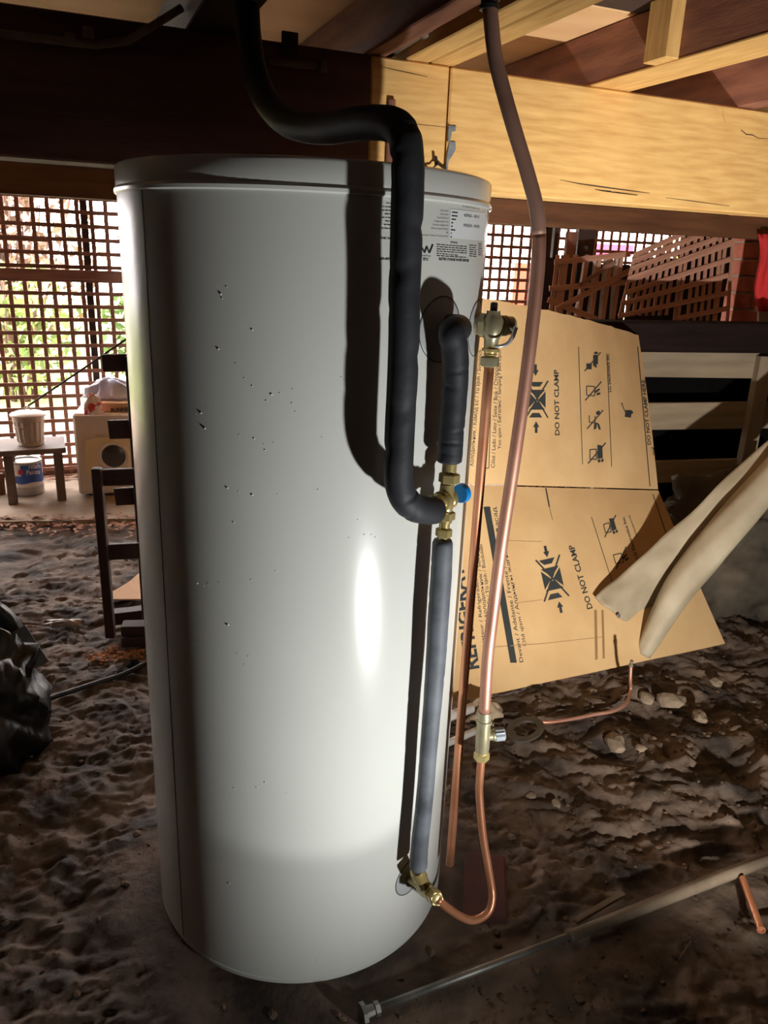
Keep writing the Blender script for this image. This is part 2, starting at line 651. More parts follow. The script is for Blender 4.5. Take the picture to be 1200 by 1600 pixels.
split([(875, 281), (905, 287), (940, 292), (985, 298), (1015, 302)], bear2, 1.6)
split([(930, 296), (942, 298), (955, 299)], bear2, 1.8)
split([(945, 299), (965, 301), (996, 305)], bear2, 1.8)
split([(1040, 309), (1080, 314), (1140, 322)], bear2, 1.0)
split([(1163, 178), (1160, 190), (1158, 203), (1166, 210), (1176, 211), (1185, 216), (1200, 217)], bear2, 1.4)
split([(1129, 168), (1130, 180), (1133, 192)], bear2, 1.0)
split([(592, 103), (612, 108), (640, 114), (668, 120)], bear, .9)
split([(600, 187), (640, 193), (700, 199)], bear, .6)
# batten on the bearer face, cover for the added joint
bar('edge_batten', bs(-.012, -.006, BZ0 + .01), bs(-.012, -.006, BZ1 - .085), .018, .012, M_red, nrm=BN,
    label='narrow upright batten on the bearer beside the thick black pipe', cat='batten')

bar('rear_bearer', bs(-3.9, 1.30, 1.612), bs(3.9, 1.30, 1.612), .10, .07, M_brown, nrm=BN,
    label='brown rear beam seen just below the main bearer', cat='beam')

JN = -BN                                        # joists run across the bearer
JH = CEIL - BZ1


def joist_s(s, w, m, label, back=4.6, front=2.2, nm='floor_joist'):
    a, b = bs(s, -front, BZ1 + JH / 2), bs(s, back, BZ1 + JH / 2)
    return bar(nm, a, b, w, JH - .003, m, nrm=(0, 0, 1), bevel=.003, label=label, cat='joist')


def s_on_bearer(px, py):
    return (apl(px, py, BP, BN) - BP).dot(BD)


sA0, sA1 = s_on_bearer(573, 82), s_on_bearer(606, 88)
joist_s((sA0 + sA1) / 2, sA1 - sA0, M_red, 'reddish joist on the bearer, left of the thin metal pipe')
sB0, sB1, sB2 = s_on_bearer(635, 92), s_on_bearer(674, 97), s_on_bearer(713, 103)
joist_s((sB0 + sB1) / 2, sB1 - sB0 - .004, M_honey, 'left of two honey joists lapped side by side on the splice', back=.1)
joist_s((sB1 + sB2) / 2, sB2 - sB1 - .004, M_honey, 'right of two honey joists lapped side by side on the splice')
sD0, sD1 = s_on_bearer(925, 137), s_on_bearer(985, 147)
jD = joist_s((sD0 + sD1) / 2, sD1 - sD0, mat('joist_redgold', (150, 98, 74), (104, 62, 48), .75, 0, 5, (1, 6, 6), .15, 26), 'red-brown joist with a golden underside at upper right')
bar('lit_underside', bs((sD0 + sD1) / 2, -2.2, BZ1 + .0035), bs((sD0 + sD1) / 2, 4.6, BZ1 + .0035), sD1 - sD0 + .002, .005, M_honey, jD, bevel=.001)  # added honey strip, puts the torch-lit underside into the joist's colour
joist_s(sD0 + .52, .06, M_red, 'reddish joist at the right edge above the lit bearer')
sE0, sE1 = s_on_bearer(292, 48), s_on_bearer(372, 57)
joist_s((sE0 + sE1) / 2, sE1 - sE0, M_darkbrown, 'dark joist at top left where the black pipe goes up')
# blocking nailed to the left face of joist D
pB = s_on_bearer(925, 137)
q_ = az(1080, 104, BZ1 + .004)
bt = bs(sD0 - .018, -(q_ - BP).dot(BN), 0)
bar('blocking', bt + Vector((0, 0, BZ1 + .004)), bt + Vector((0, 0, CEIL - .002)), .036, .075, M_honey, nrm=JN,
    label='short upright block nailed to the red-brown joist at upper right', cat='block')
# wall of joist trimmer behind (left of blocking the joist space is closed)
# conduits on the shaded bearer
pp = lambda x, y, o=-.012: apl(x, y, BP + BN * (-o), BN)
cA = empty('cable_conduit', pp(0, 52), 'grey conduit clipped along the shaded bearer', 'conduit')
tube('pipe', [pp(-60, 45), pp(60, 60), pp(150, 70), pp(200, 64), pp(240, 40), pp(284, 12)], .008, M_dusty, cA, 10)
tube('pipe', [pp(420, 96), pp(470, 101), pp(505, 104)], .008, M_dusty, cA, 10)
for x, y in ((110, 62), (138, 52), (503, 104)):
    tube('clip', [pp(x, y - 9, -.016), pp(x, y + 9, -.016)], .011, M_dusty, cA, 8)
bar('metal_tag', bs(s_on_bearer(452, 66), -.005, BZ1 - .02), bs(s_on_bearer(452, 66), -.005, BZ1 + .02), .036, .006, M_darkbrown, nrm=BN,
    label='small dark tab on the top edge of the shaded bearer', cat='tab')
# galvanised rod slung between the joists
rb = empty('hanging_rod', bs(sA1 + .02, 0, BZ1), 'thin old metal pipe slung beneath the joist space above the bearer', 'pipe')
ra, rc = bs(sA1 + .018, .08, BZ1 + .014), az(731, 6, BZ1 + .05)
rdir = (rc - ra)
tube('pipe', [ra, ra + rdir * .5, rc, rc + rdir * .25], .0085, M_dusty, rb, 12)
tube('collar', [ra + rdir * .52, ra + rdir * .57], .014, M_dusty, rb, 12)
tube('drop_arm', [rc + Vector((0, 0, .06)), rc + Vector((.004, .0, .0)), rc + Vector((.010, .0, -.04))], lambda t: .009 - .003 * t, M_dusty, rb, 10)
# nail plate over the splice and a bent metal strap
npl = empty('nail_plate', bs(JOIN, -.001, BZ0), 'toothed galvanised plate over the bearer splice', 'bracket')


def face_plate(px, name, m, parent, th=.003, off=.0005):
    f_ = [apl(x, y, BP + BN * (off + th), BN) for x, y in px]
    b_ = [p - BN * th for p in f_]
    n = len(f_)
    F = [tuple(range(n)), tuple(range(2 * n - 1, n - 1, -1))] + [(i, i + n, (i + 1) % n + n, (i + 1) % n) for i in range(n)]
    return fixnormals(mk(name, f_ + b_, F, m, parent))


M_galv = mat('zinc_plate', (170, 176, 180), (120, 126, 132), .45, .6, 40)
face_plate([(701, 196), (713, 197), (712, 205), (706, 206), (703, 222), (700, 222)], 'upper_tooth_plate', M_galv, npl)
face_plate([(703, 221), (712, 222), (712, 234), (707, 243), (701, 252), (698, 276), (695, 290), (693, 290), (697, 262), (699, 240)], 'lower_tooth_plate', M_galv, npl)
tube('strap', [apl(x, y, BP + BN * o, BN) for x, y, o in ((664, 258, .004), (669, 262, .012), (676, 263, .016), (684, 256, .02), (692, 262, .01), (697, 263, .004))], .0022, M_blackp, npl, 8)
face_plate([(679, 243), (683, 244), (685, 258), (680, 258)], 'strap_tongue', M_blackp, npl, .004, .012)

# ================================================================ WATER HEATER
heater = empty('water_heater', (0, 0, 0), 'tall white cylindrical electric water heater on the soil', 'water heater')
NSEG = 128


def ring(prof, name, m, parent, n=NSEG):
    return lathe(name, (0, 0, 0), (0, 0, 1), prof, m, parent, n)


body = ring([(.014, R), (.02, R + .0002), (1.494, R + .0002), (1.496, R - .002)], 'body', M_enamel, heater)
ring([(0, R - .01), (.0, R - .001), (.009, R), (.012, R - .0035), (.016, R - .0035)], 'base_ring', M_enamel, heater)
ring([(1.492, R + .002), (1.494, R + .0042), (1.499, R + .0048), (1.502, R + .003), (1.5035, R + .0015), (1.533, R + .0015), (1.5375, R - .0015), (1.540, R - .008), (1.546, R - .12), (1.547, 0)], 'lid', M_enamel, heater)
sa = math.radians(-139.8)
bar('seam', (R * math.cos(sa) * 1.0005, R * math.sin(sa) * 1.0005, .016), (R * math.cos(sa) * 1.0005, R * math.sin(sa) * 1.0005, 1.492), .0022, .0012, M_seam, heater,
    (math.cos(sa), math.sin(sa), 0), 0)


def disc_at(a_deg, z, r):
    a = math.radians(a_deg)
    p = Vector((R * math.cos(a), R * math.sin(a), z))
    rr = []
    V, F = [], []
    rings = [(0, .0012), (.5, .0012), (.95, .0012), (1.0, .0004), (1.0, -.002)]
    n = 40
    for q, l in rings:
        for k in range(n):
            t = 2 * math.pi * k / n
            b = a + r * q * math.cos(t) / R
            V.append(((R + l) * math.cos(b), (R + l) * math.sin(b), z + r * q * math.sin(t)))
    for i in range(len(rings) - 1):
        for k in range(n):
            F.append((i * n + k, i * n + (k + 1) % n, (i + 1) * n + (k + 1) % n, (i + 1) * n + k))
    o = mk('cover_disc', V, F, M_disc, heater, True)
    tl = [((R + .0006) * math.cos(a + (r + .0007) * math.cos(2 * math.pi * k / n) / R), (R + .0006) * math.sin(a + (r + .0007) * math.cos(2 * math.pi * k / n) / R), z + (r + .0007) * math.sin(2 * math.pi * k / n)) for k in range(n + 1)]
    tube('disc_edge', tl, .0008, M_seam, o, 6)
    return o


d_hot = acyl(690, 515)
d_cold = acyl(640, 1369)
disc_at(math.degrees(math.atan2(d_hot.y, d_hot.x)), d_hot.z, .052)
disc_at(-24.5, 1.293, .048)
disc_at(math.degrees(math.atan2(d_cold.y, d_cold.x)), d_cold.z, .041)

# printed specification panel
surf = lambda x, y: acyl(x, y, R + .0009)
st = [(704, 326.2), (759, 332.6), (755.6, 376.4), (701.6, 371.4)]
V = []
for j in range(9):
    for i in range(9):
        u, v_ = i / 8, j / 8
        x = (st[0][0] * (1 - u) + st[1][0] * u) * (1 - v_) + (st[3][0] * (1 - u) + st[2][0] * u) * v_
        y = (st[0][1] * (1 - u) + st[1][1] * u) * (1 - v_) + (st[3][1] * (1 - u) + st[2][1] * u) * v_
        V.append(acyl(x, y, R + .0007))
F = [(j * 9 + i, (j + 1) * 9 + i, (j + 1) * 9 + i + 1, j * 9 + i + 1) for j in range(8) for i in range(8)]
sticker = mk('rating_sticker', V, F, M_sticker, heater, True, label='small white rating sticker near the lid')
ink = Ink(surf).split(heater, M_ink)
fine = Ink(surf)
ink.text('For Water Heaters only', (723, 323.4), (750, 327.5), 2.2)
ink.flush('lettering')
rows = ['Model Number', 'Serial Number', 'Date Manufactured', 'Voltage (upper) Vac', 'Current (upper) A', 'Element (upper) Watts', 'IP', 'Maximum Water Pressure kPa']
lens = [14, 14, 18, 23, 25, 27, 3, 43]
for k, (s_, l_) in enumerate(zip(rows, lens)):
    y1 = 331 + k * 5.65
    ink.text(s_, (702 - l_ - k * .22, y1 - l_ * .06), (701.5 - k * .22, y1), 2.2)
    ink.flush('lettering')
for k, w in enumerate((9, 9, 7, 3, 2.5, 7, 1.5, 2)):
    y1 = 331.4 + k * 5.5
    fine.line((706.3 - k * .35, y1), (706.3 - k * .35 + w, y1 + w * .1), 2.0)
ink.text('427NL3 - 10111', (725, 338.2), (748.5, 341), 4.2, .02)
ink.flush('lettering')
ink.text('KNZLLR - 10110', (724.5, 353.6), (748.5, 356.2), 4.2, .02)
ink.flush('lettering')
ink.text('INSTALLER', (704, 379.6), (715, 380.8), 2.2, .03)
ink.flush('lettering')
for k in range(6):
    dashes(fine, (682.5, 382 + k * 3.5), (729.5 - (14 if k == 4 else 0), 385.6 + k * 3.4), .95, k)
for k in range(6):
    dashes(fine, (733.5, 383 + k * 3.4), (744.5, 384.2 + k * 3.4), .9, 20 + k)
    dashes(fine, (747.5, 381 + k * 3.4), (753.5, 381.8 + k * 3.4), .9, 40 + k)
ink.text('ELECTRIC STORAGE WATER HEATER', (686, 406.3), (733, 409.2), 3.6, .03)
ink.flush('lettering')
ink.text('Lead Free', (658, 400.6), (673, 401.6), 3.0)
ink.flush('lettering')
dashes(fine, (661, 403.6), (670, 404.2), 1, 70)
dashes(fine, (661, 406.2), (669, 406.8), 1, 71)
# the W shaped mark
for a, b in (((656.5, 381), (663.5, 395)), ((663.5, 395), (667, 385)), ((667, 385), (671, 395.5)), ((671, 395.5), (676.5, 382))):
    ink.line(a, b, 2.4)
ink.flush('logo_mark')
for k in range(8):
    w = (9, 15, 17, 12, 17, 11, 13, 17)[k]
    dashes(fine, (613 - w, 317.4 + k * 5.6), (613, 318.2 + k * 5.6), 1.1, 90 + k)
ink.text('THIS WATER HEATER', (594, 373.5), (640, 376), 3.2, .03)
ink.flush('lettering')
ink.text('RELIEF VALVE', (593, 405.5), (628, 407.5), 3.2, .03)
ink.flush('lettering')
fine.build('fine_print', M_ink, heater, kind='stuff')

# beads of water on the enamel (crop pixels of the photograph)
drops = [(345, 459, 2.6), (347, 466, 1.8), (354, 448, 1.6), (394, 515, 2.4), (341, 545, 2.4), (369, 568, 1.4), (382, 591, 1.6), (394, 603, 1.9),
         (424, 616, 2.8), (416, 626, 1.9), (437, 614, 1.6), (457, 608, 1.5), (456, 630, 1.9), (461, 643, 1.5), (314, 645, 2.8), (306, 647, 1.5), (320, 669, 3.0),
         (308, 671, 1.2), (397, 685, 2.2), (414, 703, 2.0), (412, 694, 1.5), (427, 691, 1.3), (374, 680, 1.5), (355, 762, 2.6), (394, 773, 2.8), (373, 768, 1.5),
         (434, 772, 1.4), (365, 816, 1.9), (497, 765, 1.9), (308, 911, 3.0), (318, 915, 1.6), (326, 912, 1.4), (343, 910, 1.3), (393, 906, 1.7), (430, 892, 1.5),
         (356, 976, 2.9), (304, 1007, 1.6), (366, 1231, 1.8), (414, 1222, 2.2), (401, 1230, 1.8), (448, 1239, 1.5), (358, 1380, 2.3), (494, 1500, 2.0), (486, 1289, 1.2),
         (388, 1025, 1.5), (382, 1038, 1.4), (371, 1021, 1.3), (569, 835, 1.9), (580, 835, 1.7), (586, 839, 1.6), (559, 812, 1.5), (545, 840, 1.5), (503, 683, 1.5), (533, 589, 1.5)]
V, F = [], []
for x, y, r_ in drops:
    c = acyl(x, y)
    n_ = Vector((c.x, c.y, 0)).normalized()
    t_ = Vector((-n_.y, n_.x, 0))
    rr = r_ * .00085
    b0 = len(V)
    V.append(c + n_ * rr * .75)
    for q, l in ((.6, .55), (1.0, -.05)):
        for k in range(8):
            a = 2 * math.pi * k / 8
            V.append(c + (t_ * math.cos(a) + Vector((0, 0, 1)) * math.sin(a)) * rr * q + n_ * rr * l)
    for k in range(8):
        F.append((b0, b0 + 1 + k, b0 + 1 + (k + 1) % 8))
        F.append((b0 + 1 + k, b0 + 9 + k, b0 + 9 + (k + 1) % 8, b0 + 1 + (k + 1) % 8))
fixnormals(mk('paint_blisters', V, F, mat('droplet', (200, 200, 196), (190, 190, 186), .2, coat=.5), heater, True, kind='stuff'))


# ================================================================ PIPEWORK
def foam(name, path, r, m, label, wrinkles=(), seed=1, n=20, taper=True, dens=10):
    p = catmull(path, dens)
    N = len(p)
    rr = np.random.default_rng(seed)
    ph = rr.random(20) * 6.28

    def wob(i, k):
        t = i / (N - 1)
        w = 1 + .010 * math.sin(5 * t * 6.28 + ph[0] + k * .26) + .008 * math.sin(11 * t * 6.28 + ph[1] - k * .26)
        for t0, k0, amp in wrinkles:
            dk = min(abs(k - k0), n - abs(k - k0))
            w -= amp * math.exp(-((t - t0 - dk * .0016) / .006) ** 2) * math.exp(-(dk / 4.0) ** 2)
        if i in (0, N - 1):
            w *= .86
        return w
    root = empty(name, p[0] if p[0].z < p[-1].z else p[-1], label, 'pipe insulation')
    tube('foam_sleeve', p, r, m, root, n, True, True, wob)
    return root, p


# tall sleeve: from the mixing valve up the tank, across and up through the floor
RS = R + .071
f1 = [acyl(680, 797, R + .050), acyl(664, 797, R + .060), acyl(645, 792, R + .069), acyl(630, 776, R + .072), acyl(623, 745, RS), acyl(624, 690, RS), acyl(628, 610, RS),
      acyl(631, 520, RS), acyl(632, 450, RS), acyl(635, 370, RS), acyl(637, 300, RS)]
top = acyl(636, 245, RS)
f1 += [top, ay(630, 210, top.y + .010), ay(607, 193, top.y + .035), ay(560, 193, top.y + .10), ay(505, 201, top.y + .20), ay(452, 193, top.y + .31), ay(418, 160, top.y + .40), ay(397, 110, top.y + .46),
       ay(389, 60, top.y + .49), ay(386, 22, top.y + .50)]
f1.append(f1[-1] + Vector((0, .003, .03)))
wr = [(.10 + .042 * k, (7 * k + 3) % 24, .13) for k in range(12)]
foam_root, fp = foam('insulated_pipe', f1, .0232, M_foam, 'tall black foam sleeved pipe rising up the heater and bending left over the lid', wr, 3, 24)
pt = fp[-1]
tube('pipe_end', [pt, pt + Vector((0, 0, .08)), Vector((pt.x, pt.y, CEIL + .002))], .017, mat('dark_pipe', (50, 34, 30), (40, 28, 24), .6), foam_root, 14)

# short elbow sleeve from the hot outlet down to the valve
hn = Vector((d_hot.x, d_hot.y, 0)).normalized()
f2 = [d_hot + hn * .012 + Vector((0, 0, .004)), d_hot + hn * .032 + Vector((.002, 0, .005)), acyl(706, 519, R + .050), acyl(711, 548, R + .052), acyl(711, 600, R + .046),
      acyl(707, 650, R + .043), acyl(704, 690, R + .042), acyl(702, 722, R + .042)]
foam('insulated_pipe', f2, .0215, M_foam, 'short black foam elbow from upper disc down to brass mixing valve', [(.50 + .07 * k, (5 * k + 2) % 24, .12) for k in range(7)], 5, 24, dens=14)

# long lower sleeve
f3 = [acyl(692, 843, R + .043), acyl(689, 900, R + .045), acyl(684, 980, R + .046), acyl(679, 1060, R + .046), acyl(673, 1130, R + .046), acyl(665, 1230, R + .044), acyl(656, 1320, R + .042), acyl(653, 1356, R + .042)]
foam('insulated_pipe', f3, lambda t: .0178 + .0012 * math.sin(7 * t), M_foamdusty, 'long dusty grey foam sleeve down the lower front of the heater', [(.1 + .11 * k, (5 * k + 2) % 24, .08) for k in range(8)], 9, 24)

# mixing valve ---------------------------------------------------
Vc = acyl(697, 780, R + .044)
vt, vb = acyl(703, 726, R + .042), acyl(693, 842, R + .043)
vx = (vt - vb).normalized()
val = empty('mixing_valve', Vc, 'brass tempering valve with a blue cap between the foam sleeves', 'valve')
lathe('upper_stub', vt - vx * .045, vx, [(0, .010), (.015, .010), (.016, .012), (.05, .012)], M_brass, val)
pn = acyl(702, 747, R + .043)
hexnut('upper_nut', pn, vx, .0180, .018, M_brass, val)
pn2 = acyl(695, 805, R + .044)
hexnut('lower_nut', pn2, vx, .0180, .016, M_brass, val)
pn3 = acyl(693.5, 832, R + .044)
hexnut('tail_nut', pn3, vx, .0145, .016, M_brass, val)
lathe('lower_stub', pn3 - vx * .012, vx, [(0, .009), (.03, .0095), (.031, .0125), (.036, .0125), (.037, .010), (.05, .010)], M_brass, val)
lathe('body', pn2, vx, [(0, .012), (.012, .0125), (.02, .0155), (.036, .0155), (.044, .0125), (.055, .012)], M_brass, val)
xl, xr = acyl(674, 790, R + .050), acyl(720, 771, R + .044)
vd = (xr - xl).normalized()
lathe('mixing_barrel', xl, vd, [(-.004, .012), (.004, .012), (.005, .0165), (.016, .0165), (.018, .0145), (.024, .0145), (.026, .0180), (.036, .0180), (.038, .0160), (.042, .0160), (.044, .0175), (.052, .0175)], M_brass, val)
lathe('blue_cap', xr - vd * .004, vd, [(0, .0160), (.003, .0168), (.011, .0172), (.0145, .014), (.0155, .006), (.0157, 0)], M_blue, val, label='bright blue end cap')

# relief valve ----------------------------------------------------
va = math.radians(-26)
Pv = Vector(((R + .031) * math.cos(va), (R + .031) * math.sin(va), 1.300))
pr = Vector((Pv.x, Pv.y, 0)).normalized()
rv = empty('relief_valve', Pv - Vector((0, 0, .05)), 'pressure relief valve with chrome lever beside the cardboard', 'valve')
lathe('inlet_collar', Pv - pr * .034, pr, [(0, .017), (.012, .017), (.013, .015), (.03, .015)], M_bronze, rv)
hexnut('inlet_nut', Pv - pr * .018, pr, .0215, .011, M_bronze, rv)
tang = Vector((-pr.y, pr.x, 0))
od = (pr * .62 + tang * .78).normalized()
toC = (C - Pv).normalized()
lathe('body', Pv + Vector((0, 0, -.032)), (0, 0, 1), [(0, .0125), (.008, .013), (.014, .016), (.02, .019), (.042, .019), (.048, .015), (.054, .012), (.058, .012)], M_bronze, rv)
lathe('outlet_cap', Pv + od * .008, od, [(0, .015), (.010, .015), (.011, .018), (.014, .018), (.015, .0155), (.017, .0155), (.018, .018), (.021, .018), (.022, .0165), (.034, .0165), (.035, .012), (.036, 0)], M_bronze, rv)
lathe('test_knob', Pv + Vector((0, 0, .024)), (0, 0, 1), [(0, .0065), (.014, .0065), (.016, .0055), (.017, 0)], M_blackp, rv, 8)
Lz = -.02
lv = [ay(773, 541, Pv.y - .03), ay(782, 541, Pv.y - .03), ay(793, 537, Pv.y - .028), ay(801, 526, Pv.y - .026), ay(805, 514, Pv.y - .024), ay(806, 511, Pv.y - .024)]
tube('lever', catmull(lv, 6), lambda t: .0026 + .0022 * t, M_chrome, rv, 10)
tube('lever_pin', [Pv + od * .030, ay(803, 517, Pv.y - .025)], .0024, M_chrome, rv, 8)
lathe('thread', Pv + Vector((0, 0, -.058)), (0, 0, 1), [(0, .011), (.004, .012), (.005, .010), (.009, .0125), (.010, .0105), (.014, .0125), (.015, .0155), (.019, .0155), (.02, .0125), (.03, .0125)], M_brass, rv)
hexnut('outlet_nut', Pv + Vector((0, 0, -.062)), (0, 0, 1), .0165, .018, M_bronze, rv)
pb = Pv + Vector((0, 0, -.07))
drain = [pb, Vector((pb.x, pb.y, .6)), Vector((pb.x + .001, pb.y + .001, .125))]
tube('relief_drain_pipe', catmull(drain, 8), .0093, M_copper, n=16, label='straight bright copper drain pipe hanging from the relief valve', cat='pipe')

# cold supply ---------------------------------------------------------
Yc = -.21
cp = [(757, 1113, Yc), (762, 1030, Yc), (770, 960, Yc), (784, 850, Yc), (802, 730, Yc), (822, 590, Yc), (836, 470, Yc), (842, 390, Yc), (839, 330, Yc), (824, 270, Yc + .005), (803, 200, Yc + .01),
      (786, 140, Yc + .02), (774, 90, Yc + .03), (768, 40, Yc + .04), (765, 4, Yc + .05)]
cpts = catmull([ay(*q) for q in cp], 8)
cold = empty('supply_pipe', cpts[0], 'tall dull copper supply pipe curving up to the joists, right of the heater', 'pipe')
k = int(len(cpts) * .53)
tube('lower_length', cpts[:k + 1], .0116, M_copperpink, cold, 18, label='pinkish dull copper')
tube('upper_length', cpts[k:], .0119, M_coppertar, cold, 18, label='brown tarnished copper')
tp = cpts[-1]
lathe('top_collar', tp - Vector((0, 0, .012)), (0, 0, 1), [(0, .012), (.002, .0155), (.008, .0155), (.009, .0135), (.014, .0135), (.015, .016), (.03, .016)], M_blackp, cold)
tube('riser', [tp, tp + Vector((0, .01, .1)), tp + Vector((0, .02, CEIL - tp.z))], .0135, M_blackp, cold, 16)

# tee with the drain knob
t0, t1 = ay(757, 1116, Yc), ay(752, 1188, Yc)
td = (t1 - t0).normalized()
TL = (t1 - t0).length
tee = empty('drain_tee', t1, 'brass tee with a grey ribbed knob at the foot of the supply pipe', 'valve')
lathe('body', t0, td, [(-.006, .0128), (.006, .0142), (.012, .0142), (.013, .0162), (.019, .0162), (.02, .014), (.03, .014), (TL * .42, .015), (TL * .75, .0145), (TL * .8, .0128), (TL * .86, .0128)], M_bronze, tee)
lathe('tail_ring', t0 + td * TL * .78, td, [(0, .014), (.006, .014)], M_brass, tee)
hexnut('tail_nut', t0 + td * TL * .9, td, .0162, .018, M_brass, tee)
kd = (ay(795, 1146, Yc) - ay(760, 1150, Yc)).normalized()
ks = ay(757, 1150, Yc)
lathe('side_branch', ks, kd, [(0, .010), (.016, .010), (.018, .012), (.026, .012)], M_bronze, tee)
n = 36
V, F = [], []
u = kd.orthogonal().normalized()
s_ = kd.cross(u)
for t, r_, rib in ((.022, .006, 0), (.022, .0125, 1), (.040, .0125, 1), (.042, .0105, 0), (.0425, 0.0005, 0)):
    for k in range(n):
        a = 2 * math.pi * k / n
        rr = r_ + (.0012 if (k % 3 == 0 and rib) else 0)
        V.append(ks + kd * t + (u * math.cos(a) + s_ * math.sin(a)) * rr)
for i in range(4):
    for k in range(n):
        F.append((i * n + k, i * n + (k + 1) % n, (i + 1) * n + (k + 1) % n, (i + 1) * n + k))
mk('ribbed_knob', V, F, mat('grey_knob', (132, 138, 146), (112, 118, 126), .4), tee)

# bent copper loop back to the cold inlet
cn = Vector((d_cold.x, d_cold.y, 0)).normalized()
In = d_cold + cn * .045 + Vector((0, 0, -.004))           # centre of the inlet tee
ne = In + cn * .075 + Vector((0, 0, -.004))
lq = [(750, 1212), (749, 1240), (754, 1300), (762, 1350), (768, 1385), (769, 1405), (764, 1423), (752, 1434), (736, 1438), (718, 1431), (700, 1419)]
ex = ay(683, 1405, ne.y)
lp = [t1 + td * -.006] + [ay(x, y, Yc + (ne.y - Yc) * min(1, max(0, (i - 1) / 10.5))) for i, (x, y) in enumerate(lq)] + [ex]
tube('bent_supply_tail', catmull(lp, 8), .0084, M_copper, n=16, label='bent copper loop joining the drain tee to the brass inlet fitting', cat='pipe')
inl = empty('inlet_fitting', In - Vector((0, 0, .02)), 'brass inlet tee at the foot of the heater', 'fitting')
ed = (ex - In).normalized()
lathe('spigot', d_cold - cn * .004, cn, [(0, .012), (.02, .012), (.05, .0135)], M_brass, inl)
lathe('body', In - ed * .022, ed, [(0, .010), (.002, .0155), (.02, .0165), (.036, .0145), (.05, .0135)], M_brass, inl)
fb = acyl(652, 1362, R + .042)
ud = (fb - In).normalized()
lathe('branch', In, ud, [(0, .0135), ((fb - In).length * .6, .0135), ((fb - In).length * .65, .0155), ((fb - In).length, .0155), ((fb - In).length + .006, .0135)], M_brass, inl)
tl = (ex - In).length
hexnut('thread_nut', In + ed * (tl * .52), ed, .0155, .010, M_brass, inl)
hexnut('end_nut', In + ed * (tl * .80), ed, .0155, .026, M_brass, inl)
lathe('thread', In + ed * tl * .5, ed, [(0, .0115), (tl * .5, .0115), (tl * .52, .009)], M_brass, inl)

# ================================================================ CARDBOARD
A_, B_ = Vector((.63, 1.14, .63)), Vector((1.104, 1.37, .555))          # fold line
G1_, G2_ = Vector((.752, .779, 0)), Vector((1.248, .944, 0))            # foot on the soil
T1_, T2_ = Vector((.650, 1.16, 1.283)), Vector((1.075, 1.545, 1.210))   # top edge
U0, U1 = -.62, 1.90


def cardp(u, v):
    """v 0..1 lower leaf (foot to fold), 1..2 upper leaf"""
    Fp = A_ + (B_ - A_) * u
    if v <= 1:
        Gp = G1_ + (G2_ - G1_) * (u if u < 1 else 1 + (u - 1) * .93)
        p = Gp.lerp(Fp, v)
        bow = .018 * math.sin(math.pi * v) + .004 * math.sin(7 * u)
        return p + Vector((-.1, .3, .1)) * bow * .6
    Tp = T1_ + (T2_ - T1_) * (u if u < 1 else 1 + (u - 1) * 1.10) + Vector((0, 0, -.012 * (u - .5) ** 2 - .01 * max(0, -u) ** 2))
    w = v - 1
    p = Fp.lerp(Tp, w)
    bow = .03 * math.sin(math.pi * w)
    return p + Vector((.2, -.6, 0)) * bow * .5


card = empty('cardboard_carton', (G1_.x, G1_.y, 0), 'flattened refrigerator carton with printed symbols leaning behind the heater', 'cardboard')


def leaf(name, v0, v1, nv):
    nu = 40
    top_, bot_ = [], []
    for j in range(nv + 1):
        for i in range(nu + 1):
            u, v = U0 + (U1 - U0) * i / nu, v0 + (v1 - v0) * j / nv
            p = cardp(u, v)
            if j == nv and v1 > 1.5:
                p = p + Vector((0, 0, .0012 * math.sin(23 * u) + .001 * math.sin(57 * u)))
            top_.append(p)
    e = .5 * (U1 - U0) / nu
    nrm = (cardp(.6, (v0 + v1) / 2) - cardp(.5, (v0 + v1) / 2)).cross(cardp(.5, (v0 + v1) / 2 + .05) - cardp(.5, (v0 + v1) / 2)).normalized()
    if nrm.y > 0:
        nrm = -nrm
    bot_ = [p - nrm * .006 for p in top_]
    n = len(top_)
    W = nu + 1
    F = []
    for j in range(nv):
        for i in range(nu):
            a = j * W + i
            F.append((a, a + 1, a + 1 + W, a + W))
            F.append((n + a, n + a + W, n + a + 1 + W, n + a + 1))
    rim = [i for i in range(nu)] + [j * W + nu for j in range(nv)] + [nv * W + i for i in range(nu, 0, -1)] + [j * W for j in range(nv, 0, -1)]
    for k in range(len(rim)):
        a, b = rim[k], rim[(k + 1) % len(rim)]
        F.append((b, a, n + a, n + b))
    o = fixnormals(mk(name, top_ + bot_, F, M_card, card, False))
    return o, nrm, (top_, [f for f in F if max(f) < n])


lo_leaf, n_lo, g_lo = leaf('lower_leaf', 0.0, .996, 14)
up_leaf, n_up, g_up = leaf('upper_leaf', 1.004, 2.0, 14)


def bvh_surf(geo, nrm, lift=.0009):
    t = BVHTree.FromPolygons([tuple(p) for p in geo[0]], geo[1])

    def f(x, y):
        v = ray(x, y).normalized()
        loc, n_, ix, d = t.ray_cast(C, v)
        if loc is None:
            return None
        if n_.dot(v) > 0:
            n_ = -n_
        return loc + n_ * lift
    return f


K = lambda x, y: (700 + .35 * x, 540 + .35 * y)     # crop pixels to picture pixels


class KInk(Ink):
    pass


su, sl = bvh_surf(g_up, n_up), bvh_surf(g_lo, n_lo)


def kl(ink, a, b, w):
    ink.line(K(*a), K(*b), w * .35)
    ink.flush('printed_line')


def kt(ink, s, a, b, cap, bold=0.0):
    ink.text(s, K(*a), K(*b), cap * .35, bold)
    ink.flush('lettering')


def kp(ink, pts):
    ink.poly([K(*p) for p in pts])


